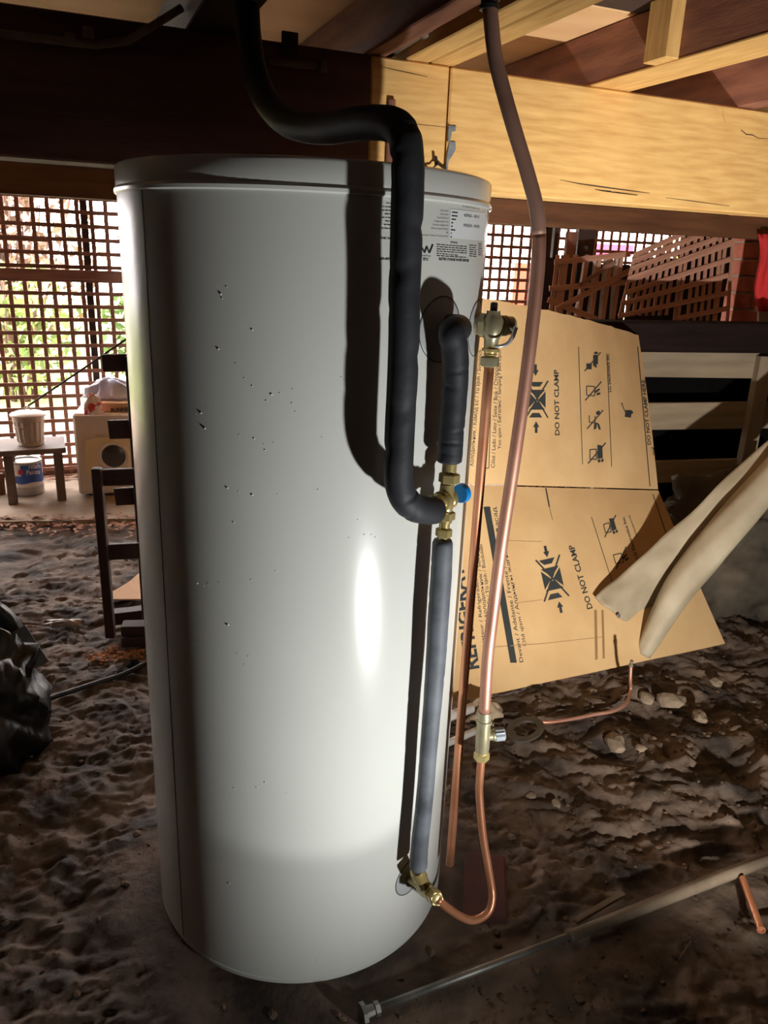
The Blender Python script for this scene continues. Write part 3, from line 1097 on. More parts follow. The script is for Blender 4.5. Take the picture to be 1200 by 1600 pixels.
def sym(ink, cx, cy, ang, sc, draw):
    """draw a little pictogram: local axes a (right), b (down), turned by ang"""
    ca, sa_ = math.cos(math.radians(ang)), math.sin(math.radians(ang))
    T = lambda a, b: K(cx + sc * (a * ca - b * sa_), cy + sc * (a * sa_ + b * ca))
    for d in draw:
        if d[0] == 'p':
            ink.poly([T(*q) for q in d[1:]])
        else:
            ink.line(T(*d[1]), T(*d[2]), d[3] * sc * .35)
    ink.flush('pictogram')


CLAMP = [('p', (-40, -48), (38, -48), (0, -8), (-2, -8)), ('p', (-40, 48), (-2, 8), (0, 8), (38, 48)),
         ('p', (-42, -40), (-6, 0), (-42, 40)), ('p', (40, -40), (40, 40), (4, 0)),
         ('p', (-40, -86), (28, -86), (12, -64), (-22, -64)), ('p', (-40, 86), (-24, 64), (10, 64), (24, 86)),
         ('l', (-52, -92), (52, 88), 7), ('l', (52, -92), (-56, 88), 7)]
ARROW_DN = [('p', (-6, -28), (6, -28), (6, 0), (-6, 0)), ('p', (-14, -2), (14, -2), (0, 24))]
ARROW_UP = [('p', (-6, 28), (-6, 0), (6, 0), (6, 28)), ('p', (-14, 2), (0, -24), (14, 2))]


def pic(kind):
    slash = ('l', (-36, 42), (36, -42), 5)
    if kind == 'fork':
        return [('p', (-28, 8), (-4, 8), (-4, 34), (-28, 34)), ('p', (2, -30), (24, -30), (24, 10), (2, 20)), ('p', (6, 20), (14, 14), (20, 20), (14, 28)), ('p', (4, -40), (18, -46), (26, -38), (12, -32)), slash]
    if kind == 'box':
        return [('l', (-30, -22), (-30, 18), 4), ('l', (-30, 18), (6, 22), 4), ('l', (6, 22), (6, -20), 4), ('l', (6, -20), (-30, -22), 4), ('p', (6, 0), (28, -12), (30, -6), (10, 10)), ('p', (14, 10), (30, 6), (32, 14), (16, 20)), slash]
    if kind == 'push':
        return [('l', (-26, -18), (-26, 12), 4), ('l', (-26, 12), (0, 16), 4), ('l', (0, 16), (0, -16), 4), ('p', (4, -34), (20, -40), (22, -24), (6, -20)), ('p', (6, 12), (18, 20), (26, 46), (16, 44)), ('p', (-4, 18), (8, 14), (6, 40), (-6, 46)), slash]
    return [('l', (-28, -14), (-28, 24), 4), ('l', (-28, 24), (-2, 26), 4), ('l', (-2, 26), (-2, -16), 4), ('l', (-2, -16), (-28, -14), 4), ('p', (2, -34), (22, -30), (24, 20), (2, 24)), ('p', (2, 28), (12, 24), (16, 34), (6, 40)), ('p', (16, 26), (26, 22), (28, 32), (20, 38)), slash]


iu = Ink(su).split(up_leaf, M_cardink)
sym(iu, 398, 242, 0, .92, CLAMP)
sym(iu, 390, 112, 0, 1, ARROW_DN)
sym(iu, 393, 362, 0, 1, ARROW_UP)
kt(iu, 'DO NOT CLAMP', (497, 400), (492, 108), 20, .02)
kl(iu, (582, 5), (600, 530), 3)
kl(iu, (708, 35), (730, 540), 3)
sym(iu, 645, 72, 0, 1, pic('fork'))
sym(iu, 648, 203, 0, 1, pic('box'))
sym(iu, 656, 330, 0, 1, pic('push'))
sym(iu, 664, 480, 0, 1.1, pic('truck'))
kt(iu, 'LG Electronics Inc.', (728, 207), (718, 36), 13, .02)
sym(iu, 800, 296, 0, 1, [('p', (-8, -8), (20, -8), (16, 26), (-12, 22)), ('l', (-24, -34), (-10, 0), 4), ('l', (-28, -36), (-20, -38), 4), ('l', (-10, 0), (20, 6), 5), ('p', (14, 0), (24, -4), (26, 6), (18, 10))])
kl(iu, (846, 5), (901, 628), 4)
kt(iu, 'DO NOT CLAMP HERE', (905, 442), (878, 152), 15, .02)
kl(iu, (916, 456), (918, 490), 4)
kl(iu, (908, 458), (916, 456), 4)
kl(iu, (874, 138), (880, 110), 4)
kt(iu, 'Холодильник / Камод Ес / Tủ lạnh / Sovutgich', (112, 540), (152, 20), 17)
kl(iu, (156, 546), (182, 547), 3)
kl(iu, (156, 546), (204, 20), 3)
kl(iu, (182, 547), (192, 200), 3)
kt(iu, 'Côté / Lado / Lato / Seite / Bok / Сторона', (208, 546), (226, 70), 17)
kt(iu, 'Yon qism / Беталыс / Samping / Bên cạnh', (236, 462), (236, 20), 15)
kl(iu, (436, 636), (444, 618), 7)


il = Ink(sl).split(lo_leaf, M_cardink)
kp(il, [(158, 720), (187, 719), (200, 800), (172, 800)])
for k in range(8):
    y0, y1 = 800 + k * 77, 877 + k * 77
    xa, xb = 172 + (278 - 172) * k / 8, 172 + (278 - 172) * (k + 1) / 8
    kp(il, [(xa, y0), (xa + 29, y0), (xb + 29, y1), (xb, y1)])
il.flush('printed_bar')
kt(il, 'REFRIGERATOR', (138, 1440), (46, 860), 58, .03)
kt(il, 'Réfrigérateur / Refrigerador / Frigorífico', (176, 1430), (112, 860), 15)
kt(il, 'льник / холодильник / Sovutgich', (190, 1330), (132, 870), 15)
kt(il, 'Lemari Es / Tủ lạnh / Buzdolabı', (202, 1235), (152, 888), 15)
kt(il, 'Devant / Adelante / Frente / Fronte / Фасад', (336, 1412), (214, 722), 17)
kt(il, 'Old qism / Алдыңғы жағы / Depan', (350, 1340), (240, 800), 15)
sym(il, 466, 1040, -13, 1.05, CLAMP)
sym(il, 438, 922, -12, 1, ARROW_DN)
sym(il, 500, 1166, -12, 1, ARROW_UP)
kt(il, 'DO NOT CLAMP', (645, 1172), (560, 888), 24, .02)
kl(il, (640, 766), (745, 1095), 3)
sym(il, 724, 806, -14, 1.0, pic('truck'))
sym(il, 772, 948, -16, 1.0, pic('box'))
kt(il, 'LG Electronics Inc.', (848, 950), (786, 762), 13, .02)
kt(il, 'REFRIGERATOR', (846, 850), (812, 756), 8)
kl(il, (914, 664), (972, 836), 4)
kl(il, (436, 636), (452, 720), 6)
kl(il, (452, 720), (466, 778), 2)

ist = Ink(sl)
kp(ist, [(652, 1180), (664, 1180), (668, 1400), (656, 1404)])
kp(ist, [(684, 1180), (694, 1182), (700, 1396), (690, 1398)])
ist.build('tape_stain', mat('tape_stain', (150, 112, 72), (132, 96, 60), .85), lo_leaf)
# creased lines across the leaves
M_crease = mat('crease', (164, 128, 86), (156, 120, 80), .9)
ics = Ink(sl).split(lo_leaf, M_crease)
kl(ics, (260, 870), (420, 876), 2)
kl(ics, (300, 1150), (420, 1135), 2)
kl(ics, (210, 1345), (430, 1330), 3)
kl(ics, (430, 1330), (700, 1300), 2)

# ================================================================ CANVAS SHEET
def carton_y(x, y, gap):
    h = sl(x, y) or su(x, y)
    return (h.y - gap) if h is not None else None


canvas = empty('canvas_sheet', az(1004, 1026), 'pale canvas sheet hanging in folds down to the soil at right', 'sheet')
flap_st = [((930, 933), (948, 950), (970, 966), (989, 974)), ((966, 901), (984, 926), (1002, 942), (1020, 955)), ((1008, 864), (1028, 890), (1044, 912), (1062, 926)),
           ((1051, 826), (1074, 850), (1092, 868), (1110, 880)), ((1107, 773), (1128, 794), (1146, 808), (1164, 818)), ((1163, 720), (1182, 738), (1198, 752), (1214, 760)), ((1222, 668), (1238, 684), (1252, 696), (1266, 704)), ((1292, 604), (1306, 618), (1318, 630), (1332, 638))]
base = carton_y(940, 940, .04)
rowsP = []
for k, stt in enumerate(flap_st):
    Yb = base + .055 * k
    rowsP.append(catmull([ay(*stt[i], Yb + (.012, -.030, .004, .045)[i]) for i in range(4)], 6))
cols = list(zip(*rowsP))
grid = [catmull(list(c_), 6) for c_ in cols]
W, N = len(grid), len(grid[0])
V = []
for j in range(N):
    for i in range(W):
        V.append(grid[i][j] + Vector((0, .005 * math.sin(j * .5 + i * .35), .003 * math.sin(j * .8 - i * .6))))
F = [(j * W + i, j * W + i + 1, (j + 1) * W + i + 1, (j + 1) * W + i) for j in range(N - 1) for i in range(W - 1)]
flap = mk('flap', V, F, M_canvas, canvas, True)
sm = flap.modifiers.new('thickness', 'SOLIDIFY')
sm.thickness = .004
yr = base - .035
rp_ = [(1004, 1022, 0), (1018, 996, .01), (1036, 962, .03), (1062, 918, .06), (1098, 872, .10), (1136, 826, .14), (1172, 784, .18), (1206, 744, .22), (1245, 700, .26), (1320, 628, .33)]
rpts = catmull([ay(x, y, yr + d) for x, y, d in rp_], 7)
NR = len(rpts)
roll = tube('rolled_fold', rpts, lambda t: .030 + .032 * min(1, t * 2.2) ** .8, M_canvas, canvas, 28, True, False,
            lambda i, k: 1 + .07 * math.sin(k * .45 + i * .13) + .03 * math.sin(k * 1.35 - i * .21) + (.12 * math.sin(k * 1.9) if i == 0 else 0))
sm = roll.modifiers.new('thickness', 'SOLIDIFY')
sm.thickness = .003
ring_ = ay(966, 962, base - .03)
pt_ = rpts[-1]
bar('support_post', (pt_.x + .12, pt_.y + .03, -.01), (pt_.x + .12, pt_.y + .03, 1.55), .09, .09, M_brown, None, BN, label='brown timber post just past the right edge holding the canvas sheet', cat='post')
lathe('eyelet', ring_, (0.3, -1, .2), [(0, .005), (.001, .008), (.003, .008), (.004, .005)], M_steel, flap, 16)


# ================================================================ BACK RIGHT CLUTTER
def heap(name, cx, cy, rx, ry, h, m, seed, parent=None, nu=44, nv=18, lump=.22, ridge=.0, z0=None, crumple=0.0, **kw):
    """draped or crumpled mound standing on the soil"""
    V, F = [], []
    for j in range(nv + 1):
        q = j / nv
        for i in range(nu):
            a = 2 * math.pi * i / nu
            X, Y = math.cos(a), math.sin(a)
            l = 1 + lump * (float(fbm(np.array(X * 1.3 + seed), np.array(Y * 1.3 + q * 1.5), 1.6, 3, seed)) - .5) * 2
            f = 1 - ridge * abs(math.sin(a * 4.5 + seed + q * 2))
            r_ = math.cos(q * math.pi / 2) ** .7
            zz = h * math.sin(q * math.pi / 2) * (1 + .35 * (float(fbm(np.array(X + 5), np.array(Y + seed), 2.2, 3, seed + 3)) - .5))
            if crumple:
                c_ = crumple * (float(fbm(np.array(a * 2.2 + 4 * q + seed), np.array(q * 3.5 - a * .6), 1.0, 3, seed + 9, True)) - .55)
                f, zz = f + c_, zz * (1 + c_ * .6)
            x, y = cx + rx * r_ * l * f * X, cy + ry * r_ * l * f * Y
            V.append((x, y, zz + (z0 if z0 is not None else -.02)))
    for j in range(nv):
        for i in range(nu):
            F.append((j * nu + i, j * nu + (i + 1) % nu, (j + 1) * nu + (i + 1) % nu, (j + 1) * nu + i))
    F.append(tuple(range(nu * nv, nu * nv + nu)))
    F.append(tuple(range(nu - 1, -1, -1)))
    return fixnormals(mk(name, V, F, m, parent, True, **kw))


heap('tarpaulin', 2.02, 1.58, .50, .27, .52, M_tarp, 4, lump=.40, ridge=.10, nu=110, nv=40, crumple=.55, label='crumpled dark tarpaulin heaped behind the canvas sheet', cat='tarpaulin')

# slatted pallet standing on edge behind the carton
Yp = 2.02
pal = empty('slatted_crate', ay(1100, 760, Yp), 'pale slatted crate with dark gaps standing behind the carton', 'crate')
pal.location.z = 0
WM[pal.name] = Matrix.Translation(pal.location)
dz = Vector((0, 0, 1))


def px_board(name, x0, x1, yt, yb, Y, m, parent, th=.022, slope=.03, **kw):
    """horizontal board spanning picture columns x0..x1 and rows yt..yb at depth Y"""
    a, b = ay(x0, (yt + yb) / 2, Y), ay(x1, (yt + yb) / 2 + slope * (x1 - x0), Y)
    h = (ay((x0 + x1) / 2, yt, Y) - ay((x0 + x1) / 2, yb, Y)).z
    return bar(name, a, b, h, th, m, parent, (0, -1, 0), .003, **kw)


px_board('slat', 960, 1195, 547, 588, Yp, M_pale, pal, slope=.015)
px_board('slat', 960, 1230, 630, 672, Yp, M_pale, pal, slope=-.012)
px_board('slat', 960, 1230, 722, 756, Yp, M_pale, pal, slope=-.03)
px_board('slat', 960, 1230, 822, 858, Yp, M_pale, pal, slope=-.03)
a, b = ay(1196, 556, Yp - .03), ay(1196, 556, Yp - .03)
b.z = 0.0
bar('corner_post', a, b, .07, .05, M_pale, pal, (0, -1, 0))
a = ay(962, 556, Yp + .01)
bar('corner_post', a, Vector((a.x, a.y, 0)), .07, .04, M_pale, pal, (0, -1, 0))
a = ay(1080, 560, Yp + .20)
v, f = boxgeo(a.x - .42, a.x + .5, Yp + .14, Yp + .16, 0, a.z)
mk('gap_shade', v, f, M_void, pal)  # black sheet standing in for the shade between the slats
# dark timber lying along its top
px_board('dark_plank', 865, 1260, 500, 546, Yp - .01, mat('near_black_timber', (38, 27, 25), (26, 19, 18), .95, 0, 3, (1, 9, 9), .2, 26, spec=.08), None, .14, .012, label='dark plank lying along the top of the slatted crate', cat='plank')

# leaning lattice panels above it
Yl = 2.55
pan = empty('lattice_panel', ay(1060, 520, Yl), 'weathered brown lattice panel tilted against the back, near the bricks', 'lattice')
hs = [((1048, 518), (1135, 512)), ((1057, 498), (1136, 482)), ((966, 494), (1137, 458)), ((970, 475), (1138, 430)), ((976, 458), (1141, 405)), ((983, 437), (1144, 379)), ((986, 420), (1122, 372)), ((988, 409), (1113, 360)), ((991, 399), (1081, 359))]
for p, q in hs:
    bar('cross_slat', ay(*p, Yl - .006), ay(*q, Yl - .006), .026 if p[1] != 437 else .034, .008, M_lattice_pale, pan, (0, -1, 0), .001)
for k in range(17):
    t = k / 16
    xb, yb = 968 + (1135 - 968) * t, (494 - 3 * t) if t < .47 else 520
    xt = 992 + (1146 - 992) * t
    yt = 400 - 44 * min(1, t / .55) if t < .55 else 356 + 8 * (t - .55) / .45
    bar('upright_slat', (ay(xb, yb, Yl + .006) if k not in (9, 15) else Vector((ay(xb, yb, Yl).x, Yl + .006, 0))), ay(xt, yt, Yl + .006), .018, .008, M_lattice_pale, pan, (0, -1, 0), .001)

Yk = 2.75
pan2 = empty('lattice_panel', ay(900, 500, Yk), 'broken lattice panel standing left of the tilted one', 'lattice')
for p, q in (((866, 410), (985, 397)), ((858, 451), (978, 441)), ((856, 468), (935, 500))):
    bar('cross_slat', ay(*p, Yk - .006), ay(*q, Yk - .006), .03, .008, M_lattice_pale, pan2, (0, -1, 0), .001)
for xb, xt in ((858, 872), (868, 880), (880, 886), (890, 900), (905, 918), (925, 938), (945, 956), (962, 972)):
    bar('upright_slat', Vector((ay(xb, 505, Yk).x - .03, Yk + .006, 0)), ay(xt, 398, Yk + .006), .022, .008, M_lattice_pale, pan2, (0, -1, 0), .001)
bar('wooden_lath', ay(868, 484, Yk - .022), ay(990, 420, Yk - .022), .03, .008, M_lattice_pale, None, (0, -1, 0), .001, label='loose lattice slat lying diagonally across the broken panel', cat='lath')
bar('wooden_lath', ay(905, 446, Yk - .022), ay(962, 408, Yk - .022), .022, .008, M_lattice, None, (0, -1, 0), .001, label='shorter loose slat above the diagonal one', cat='lath')
M_film = mat('white_film', (216, 204, 200), (180, 160, 154), .35, 0, 14)
for xb, xt, lb in ((899, 917, 'leftmost white plastic wrapped pole behind the broken lattice'), (919, 933, 'second white wrapped pole from the left behind the broken lattice'),
                   (938, 948, 'third white wrapped pole from the left behind the broken lattice'), (955, 964, 'rightmost white plastic wrapped pole behind the broken lattice')):
    pts = [ay(xb - 8, 560, Yk + .05), ay(xb, 505, Yk + .05), ay((xb + xt) / 2, 455, Yk + .05), ay(xt, 400, Yk + .05)]
    pts = [Vector((pts[0].x - (pts[1].x - pts[0].x) * 1.2, Yk + .05, .0))] + pts
    tube('wrapped_pole', catmull(pts, 5), .017, M_film, n=12, label=lb, cat='pole', group='wrapped poles')
# posts in the right background
for x0, x1, y0, Y, m, lb in ((866, 873, 352, 2.95, M_darkbrown, 'slim dark post just right of the bent supply pipe'), (886, 901, 362, 2.95, M_red, 'reddish upright post behind the broken lattice'),
                             (904, 930, 350, 3.05, M_darkbrown, 'wide dark upright board behind the broken lattice'), (836, 868, 352, 3.2, M_darkbrown, 'dark upright board behind the curved supply pipe')):
    t_ = ay((x0 + x1) / 2, y0, Y)
    w = (ay(x1, y0, Y) - ay(x0, y0, Y)).length
    bar('upright_post', (t_.x, t_.y, 0), t_, w, .05, m, None, (0, -1, 0), label=lb, cat='post')

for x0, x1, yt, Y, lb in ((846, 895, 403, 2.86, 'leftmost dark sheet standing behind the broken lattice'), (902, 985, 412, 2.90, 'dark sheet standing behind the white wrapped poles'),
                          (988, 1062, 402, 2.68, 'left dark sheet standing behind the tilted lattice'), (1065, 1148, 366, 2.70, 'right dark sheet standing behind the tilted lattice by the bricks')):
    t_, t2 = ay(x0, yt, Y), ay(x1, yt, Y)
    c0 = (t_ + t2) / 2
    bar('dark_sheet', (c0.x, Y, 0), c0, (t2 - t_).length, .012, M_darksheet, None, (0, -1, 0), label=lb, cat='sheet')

# brick pier
Ybk = 2.9
pier = empty('brick_pier', ay(1190, 520, Ybk), 'red brick pier at the right edge beyond the lattice', 'pier')
pier.location.z = 0
WM[pier.name] = Matrix.Translation(pier.location)
z1 = ay(1170, 366, Ybk).z
x0 = ay(1152, 440, Ybk).x
v, f = boxgeo(x0 + .006, x0 + .42, Ybk + .006, Ybk + .22, 0, z1 + .1)
mk('mortar_core', v, f, M_mortar, pier)
zz, row = 0.0, 0
while zz < z1 + .06:
    for k in range(3):
        xa = x0 + k * .215 - (.105 if row % 2 else 0)
        xb = min(xa + .205, x0 + .425)
        xa = max(xa, x0)
        if xb - xa > .02:
            block('brick', (xa + xb) / 2, Ybk + .11, zz + .005, xb - xa, .23, .08, M_brick, pier, 0, .004)
    zz += .092
    row += 1
# red cloth at the right edge
V, F = [], []
for j in range(14):
    for i in range(9):
        q = i / 8
        p = ay(1184 + 40 * q + 4 * math.sin(j * .5), 366 + 9.3 * j, 2.3 + .02 * math.sin(i * 2.1 + j * .3))
        V.append(p)
for j in range(13):
    for i in range(8):
        F.append((j * 9 + i, j * 9 + i + 1, (j + 1) * 9 + i + 1, (j + 1) * 9 + i))
rc_ = mk('red_cloth', V, F, M_red_cloth, None, True, label='bright red cloth hanging at the right edge', cat='cloth')
md = rc_.modifiers.new('thickness', 'SOLIDIFY')
md.thickness = .006
bar('cloth_board', ay(1193, 478, 2.36), ay(1193, 525, 2.36), .06, .02, M_pale, None, (0, -1, 0), label='pale board end under the red cloth', cat='board')

# ================================================================ THINGS ON THE SOIL, RIGHT
def gpath(px, r, lift=0.0):
    out = []
    for q in px:
        p = az(q[0], q[1], q[2] if len(q) > 2 else 0)
        if len(q) < 3:
            p.z = max(gz(p.x, p.y), -.004) + r + lift
        out.append(p)
    return out


gp = gpath([(985, 1080), (978, 1100), (958, 1112), (930, 1117), (895, 1124), (860, 1129), (843, 1128), (834, 1122)], .006)
f0 = ay(986, 1040, gp[0].y + .01)
offc = empty('bent_copper_tube', gp[4], 'thin bent copper tube lying on the soil below the canvas sheet', 'tube')
tube('tube', catmull([f0, ay(985, 1062, gp[0].y)] + gp, 6), .0058, M_copperpink, offc, 12)
lathe('end_flare', f0, (0, 0, 1), [(-.004, .0075), (.006, .0075), (.007, .0055), (.02, .0055)], M_dusty, offc, 14)
e1, e0 = gp[-1], gp[-2]
lathe('cap_flare', e1, (e1 - e0).normalized(), [(-.012, .0075), (0, .0075), (.014, .004), (.02, .003)], M_dusty, offc, 14)

cpc = gpath([(1158, 1381), (1172, 1420), (1187, 1462)], .009, .012)
co = empty('copper_offcut', cpc[1], 'short bright copper pipe offcut at lower right', 'pipe')
tube('tube', cpc, .0085, M_copper, co, 16, caps=False)
lathe('cut_end', cpc[2], (cpc[2] - cpc[1]).normalized(), [(-.004, .0082), (-.004, .0095), (.0015, .0095), (.0015, .0066), (-.003, .0064)], M_copper, co, 18)

pa, pb_ = az(578, 1587), az(888, 1469)
pa.z, pb_.z = .012, .012
rod = empty('ground_rod', pa, 'long thin steel rod with a nut at its end lying across the foreground soil', 'rod')
tube('shaft', [pa, pa.lerp(pb_, .5), pb_], .0078, M_steel, rod, 14)
rdv = (pb_ - pa).normalized()
lathe('end_flange', pa - rdv * .022, rdv, [(0, .008), (.003, .021), (.012, .021), (.014, .012), (.03, .011)], M_steel, rod, 8, False)
hexnut('end_nut', pa + rdv * .014, rdv, .014, .012, M_steel, rod)

qa, qb = az(892, 1470), az(1215, 1343)
qa.z, qb.z = .014, .016
qd = (qb - qa).normalized()
tube('dusty_pole', [qa, qa.lerp(qb, .3), qa.lerp(qb, .7), qb], lambda t: .0125 + .003 * t, M_dusty, n=16, wob=lambda i, k: 1 + .05 * math.sin(k * 2.3 + i), label='dusty thicker pole on the soil continuing to the right edge', cat='pole')
qs = az(905, 1462)
bar('wood_sliver', qs + Vector((0, .030, .008)), qs + Vector((.14, .10, .012)), .014, .008, M_dusty, None, label='thin wooden sliver beside the dusty pole', cat='stick')
lathe('pole_coupling', pb_ - rdv * .004, rdv, [(0, .010), (.002, .014), (.016, .015), (.018, .012)], M_dusty, n=12, label='dirty coupling where the steel rod meets the dusty pole', cat='fitting')

# metal flange ring on the soil
rc0 = az(820, 1144)
ringo = empty('flange_ring', rc0, 'flat steel ring plate with a round hole lying on the soil', 'plate')
ax1, ax2 = (az(850, 1140) - az(791, 1147)), (az(821, 1127) - az(821, 1161))
V, F = [], []
n = 40
for lvl in (0.004, .010):
    for rad in (1.0, .62):
        for k in range(n):
            a = 2 * math.pi * k / n
            rr = .5 * rad * (1 + (.02 * math.cos(3 * a) if rad == 1 else 0))
            p = rc0 + ax1 * rr * math.cos(a) + ax2 * rr * math.sin(a) * 1.15
            V.append((p.x, p.y, .004 + lvl))
for k in range(n):
    k2 = (k + 1) % n
    F += [(k, k2, n + k2, n + k), (2 * n + k, 3 * n + k, 3 * n + k2, 2 * n + k2), (k, 2 * n + k, 2 * n + k2, k2), (n + k, n + k2, 3 * n + k2, 3 * n + k)]
M_oldsteel = mat('old_steel', (86, 80, 74), (60, 55, 50), .6, .3, 14)
fixnormals(mk('ring', V, F, M_oldsteel, ringo))
p = az(790, 1155)
bar('tang', rc0 - ax1 * .42 + Vector((0, 0, .009)), rc0 - ax1 * .95 - ax2 * .25 + Vector((0, 0, .009)), .03, .006, M_oldsteel, ringo)

# white pipes behind the heater's foot
wa, wb_ = az(700, 1120, .03), az(737, 1106, .03)
tube('white_conduit', [wa - (wb_ - wa) * 1.4, wb_], .016, M_white, n=14, label='white plastic pipe end on the soil, the farther of two behind the drain pipe', cat='pipe')
wa, wb_ = az(702, 1160, .02), az(748, 1140, .02)
tube('white_conduit', [wa - (wb_ - wa) * 1.4, wb_], .011, M_white, n=14, label='white plastic pipe end on the soil, the nearer of two behind the drain pipe', cat='pipe')
cpz = az(733, 1092)
heap('crumpled_paper', cpz.x + .03, cpz.y - .085, .07, .05, .07, mat('old_paper', (170, 150, 122), (126, 104, 80), .85, 0, 20), 12, nu=26, nv=9, lump=.6, ridge=.35, label='crumpled brown paper at the foot of the carton', cat='paper')
bk = az(702, 1420)
block('loose_brick', .43, -.10, -.048, .20, .10, .060, mat('shaded_brick', (92, 46, 38), (60, 32, 28), .9, 0, 9, bump=.4), None, math.radians(78), .005, label='loose red brick beside the foot of the heater', cat='brick')  # brick red darkened to carry the shadow it lies in


def stone(x, y, r_, seed, m, label=None, cat=None, group=None, flat=.55):
    rr = np.random.default_rng(seed)
    bm = bmesh.new()
    bmesh.ops.create_icosphere(bm, subdivisions=2, radius=r_)
    s3 = rr.uniform(.7, 1.3, 3)
    for v_ in bm.verts:
        q = v_.co / r_
        d = 1 + .35 * (float(fbm(np.array(q.x * 1.2 + seed * 3.1), np.array(q.y * 1.2 + q.z), 1.5, 2, seed)) - .5) * 2
        v_.co = Vector((v_.co.x * s3[0] * d, v_.co.y * s3[1] * d, v_.co.z * flat * d))
    V = [v_.co + Vector((x, y, max(gz(x, y), -.02) + r_ * flat * .45)) for v_ in bm.verts]
    F = [tuple(v_.index for v_ in f_.verts) for f_ in bm.faces]
    bm.free()
    return mk('stone', V, F, m, None, False, label=label, cat=cat, group=group)


M_stone = mat('dry_clod', (140, 122, 102), (98, 82, 66), .95, 0, 12, (1, 1, 1), .5, 50)
for i, (x, y, r_, lb) in enumerate(((1010, 1085, .030, 'pale clod of earth right of the bent copper tube'), (1050, 1090, .042, 'large pale flat clod right of the bent copper tube'), (1095, 1115, .03, 'long flat clod in the lit soil below the canvas sheet'),
                                    (925, 1075, .022, 'small pale clod in front of the carton near its right end'), (962, 1155, .04, 'broad clod below the bent copper tube'), (1120, 1060, .025, 'clod near the right edge in front of the tarpaulin'),
                                    (870, 1250, .016, 'grey pebble in the lit soil right of the copper loop'), (830, 1235, .014, 'small pebble left of the grey pebble beside the copper loop'), (800, 1300, .012, 'tiny stone near the copper loop'),
                                    (1000, 1170, .018, 'small clod in the middle of the lit soil'))):
    p = az(x, y)
    stone(p.x, p.y, r_, 30 + i, M_stone, lb, 'clod')

# crumbs of earth and chips: too many and small to count
V, F = [], []
rg = np.random.default_rng(5)
ico = bmesh.new()
bmesh.ops.create_icosphere(ico, subdivisions=1, radius=1)
iv = np.array([tuple(v_.co) for v_ in ico.verts])
jf = [tuple(v_.index for v_ in f_.verts) for f_ in ico.faces]
ico.free()
cnt = 0
while cnt < 2600:
    x, y = rg.uniform(-1.2, 1.7), rg.uniform(-.6, 2.2)
    if math.hypot(x, y) < .37:
        continue
    if rg.random() > (.95 if x > .4 else .45):
        continue
    r_ = .0022 + .007 * rg.random() ** 3.5
    q = iv * (1 + .35 * (rg.random(iv.shape) - .5)) * r_ * np.array([rg.uniform(.7, 1.6), rg.uniform(.7, 1.6), .6])
    a = rg.uniform(0, 6.28)
    q = q @ np.array([[math.cos(a), -math.sin(a), 0], [math.sin(a), math.cos(a), 0], [0, 0, 1]])
    q = q + np.array([x, y, gz(x, y) + r_ * .3])
    b0 = len(V)
    V += q.tolist()
    F += [tuple(b0 + i for i in f_) for f_ in jf]
    cnt += 1
WM['floor'] = Matrix.Identity(4)
mk('soil_crumbs', V, F, M_clod, floor, False, kind='stuff')
# twigs
tw = [((884, 1290), (905, 1270)), ((770, 1360), (800, 1345)), ((905, 1530), (925, 1518)), ((1060, 1500), (1080, 1470)), ((780, 1240), (800, 1215)), ((900, 1235), (915, 1215))]
lbs = ['thin twig below the lit pebbles', 'thin twig right of the copper loop bend', 'thin twig on the dark soil below the steel rod', 'curved twig at lower right soil', 'pale root beside the copper loop', 'short pale twig right of the copper loop']
for (a, b), lb in zip(tw, lbs):
    p, q = az(*a), az(*b)
    p.z, q.z = gz(p.x, p.y) + .004, gz(q.x, q.y) + .004
    m_ = p.lerp(q, .5) + Vector((.006, .004, .003))
    tube('twig', catmull([p, m_, q], 4), .0019, M_rod, n=7, label=lb, cat='twig')

# ================================================================ LEFT: THINGS BY THE LATTICE
M_dryer = mat('dryer_white', (226, 212, 200), (218, 202, 190), .45)
M_cream = mat('cream_panel', (232, 210, 172), (226, 202, 162), .45)
M_glass = mat('door_glass', (70, 66, 62), (50, 48, 46), .12, coat=.6)
M_tablewood = mat('grey_table', (124, 106, 98), (98, 82, 76), .6, 0, 4, (1, 1, 1), .1, 30)
M_bin = mat('galvanised_bin', (206, 190, 176), (186, 168, 154), .45, .25, 9)
M_tin = mat('tin_metal', (184, 176, 172), (160, 152, 148), .35, .6, 9)
M_label_blue = mat('label_blue', (58, 92, 170), (50, 82, 158), .5)
M_label_white = mat('label_white', (226, 214, 208), (218, 206, 200), .5)
M_label_red = mat('label_red', (206, 44, 44), (196, 38, 38), .5)
M_bagblue = mat('plastic_blue_white', (214, 218, 236), (160, 172, 214), .3, 0, 14, coat=.3)
M_bagred = mat('bag_red_white', (238, 216, 206), (214, 66, 56), .35, 0, 26, contrast=(.44, .5))
M_boxcard = mat('box_card', (208, 170, 134), (192, 152, 118), .85)
M_frame = mat('stained_frame', (64, 36, 30), (46, 26, 22), .6, 0, 3, (1, 9, 9), .2, 26)
SZ = .012                                             # top of the slab

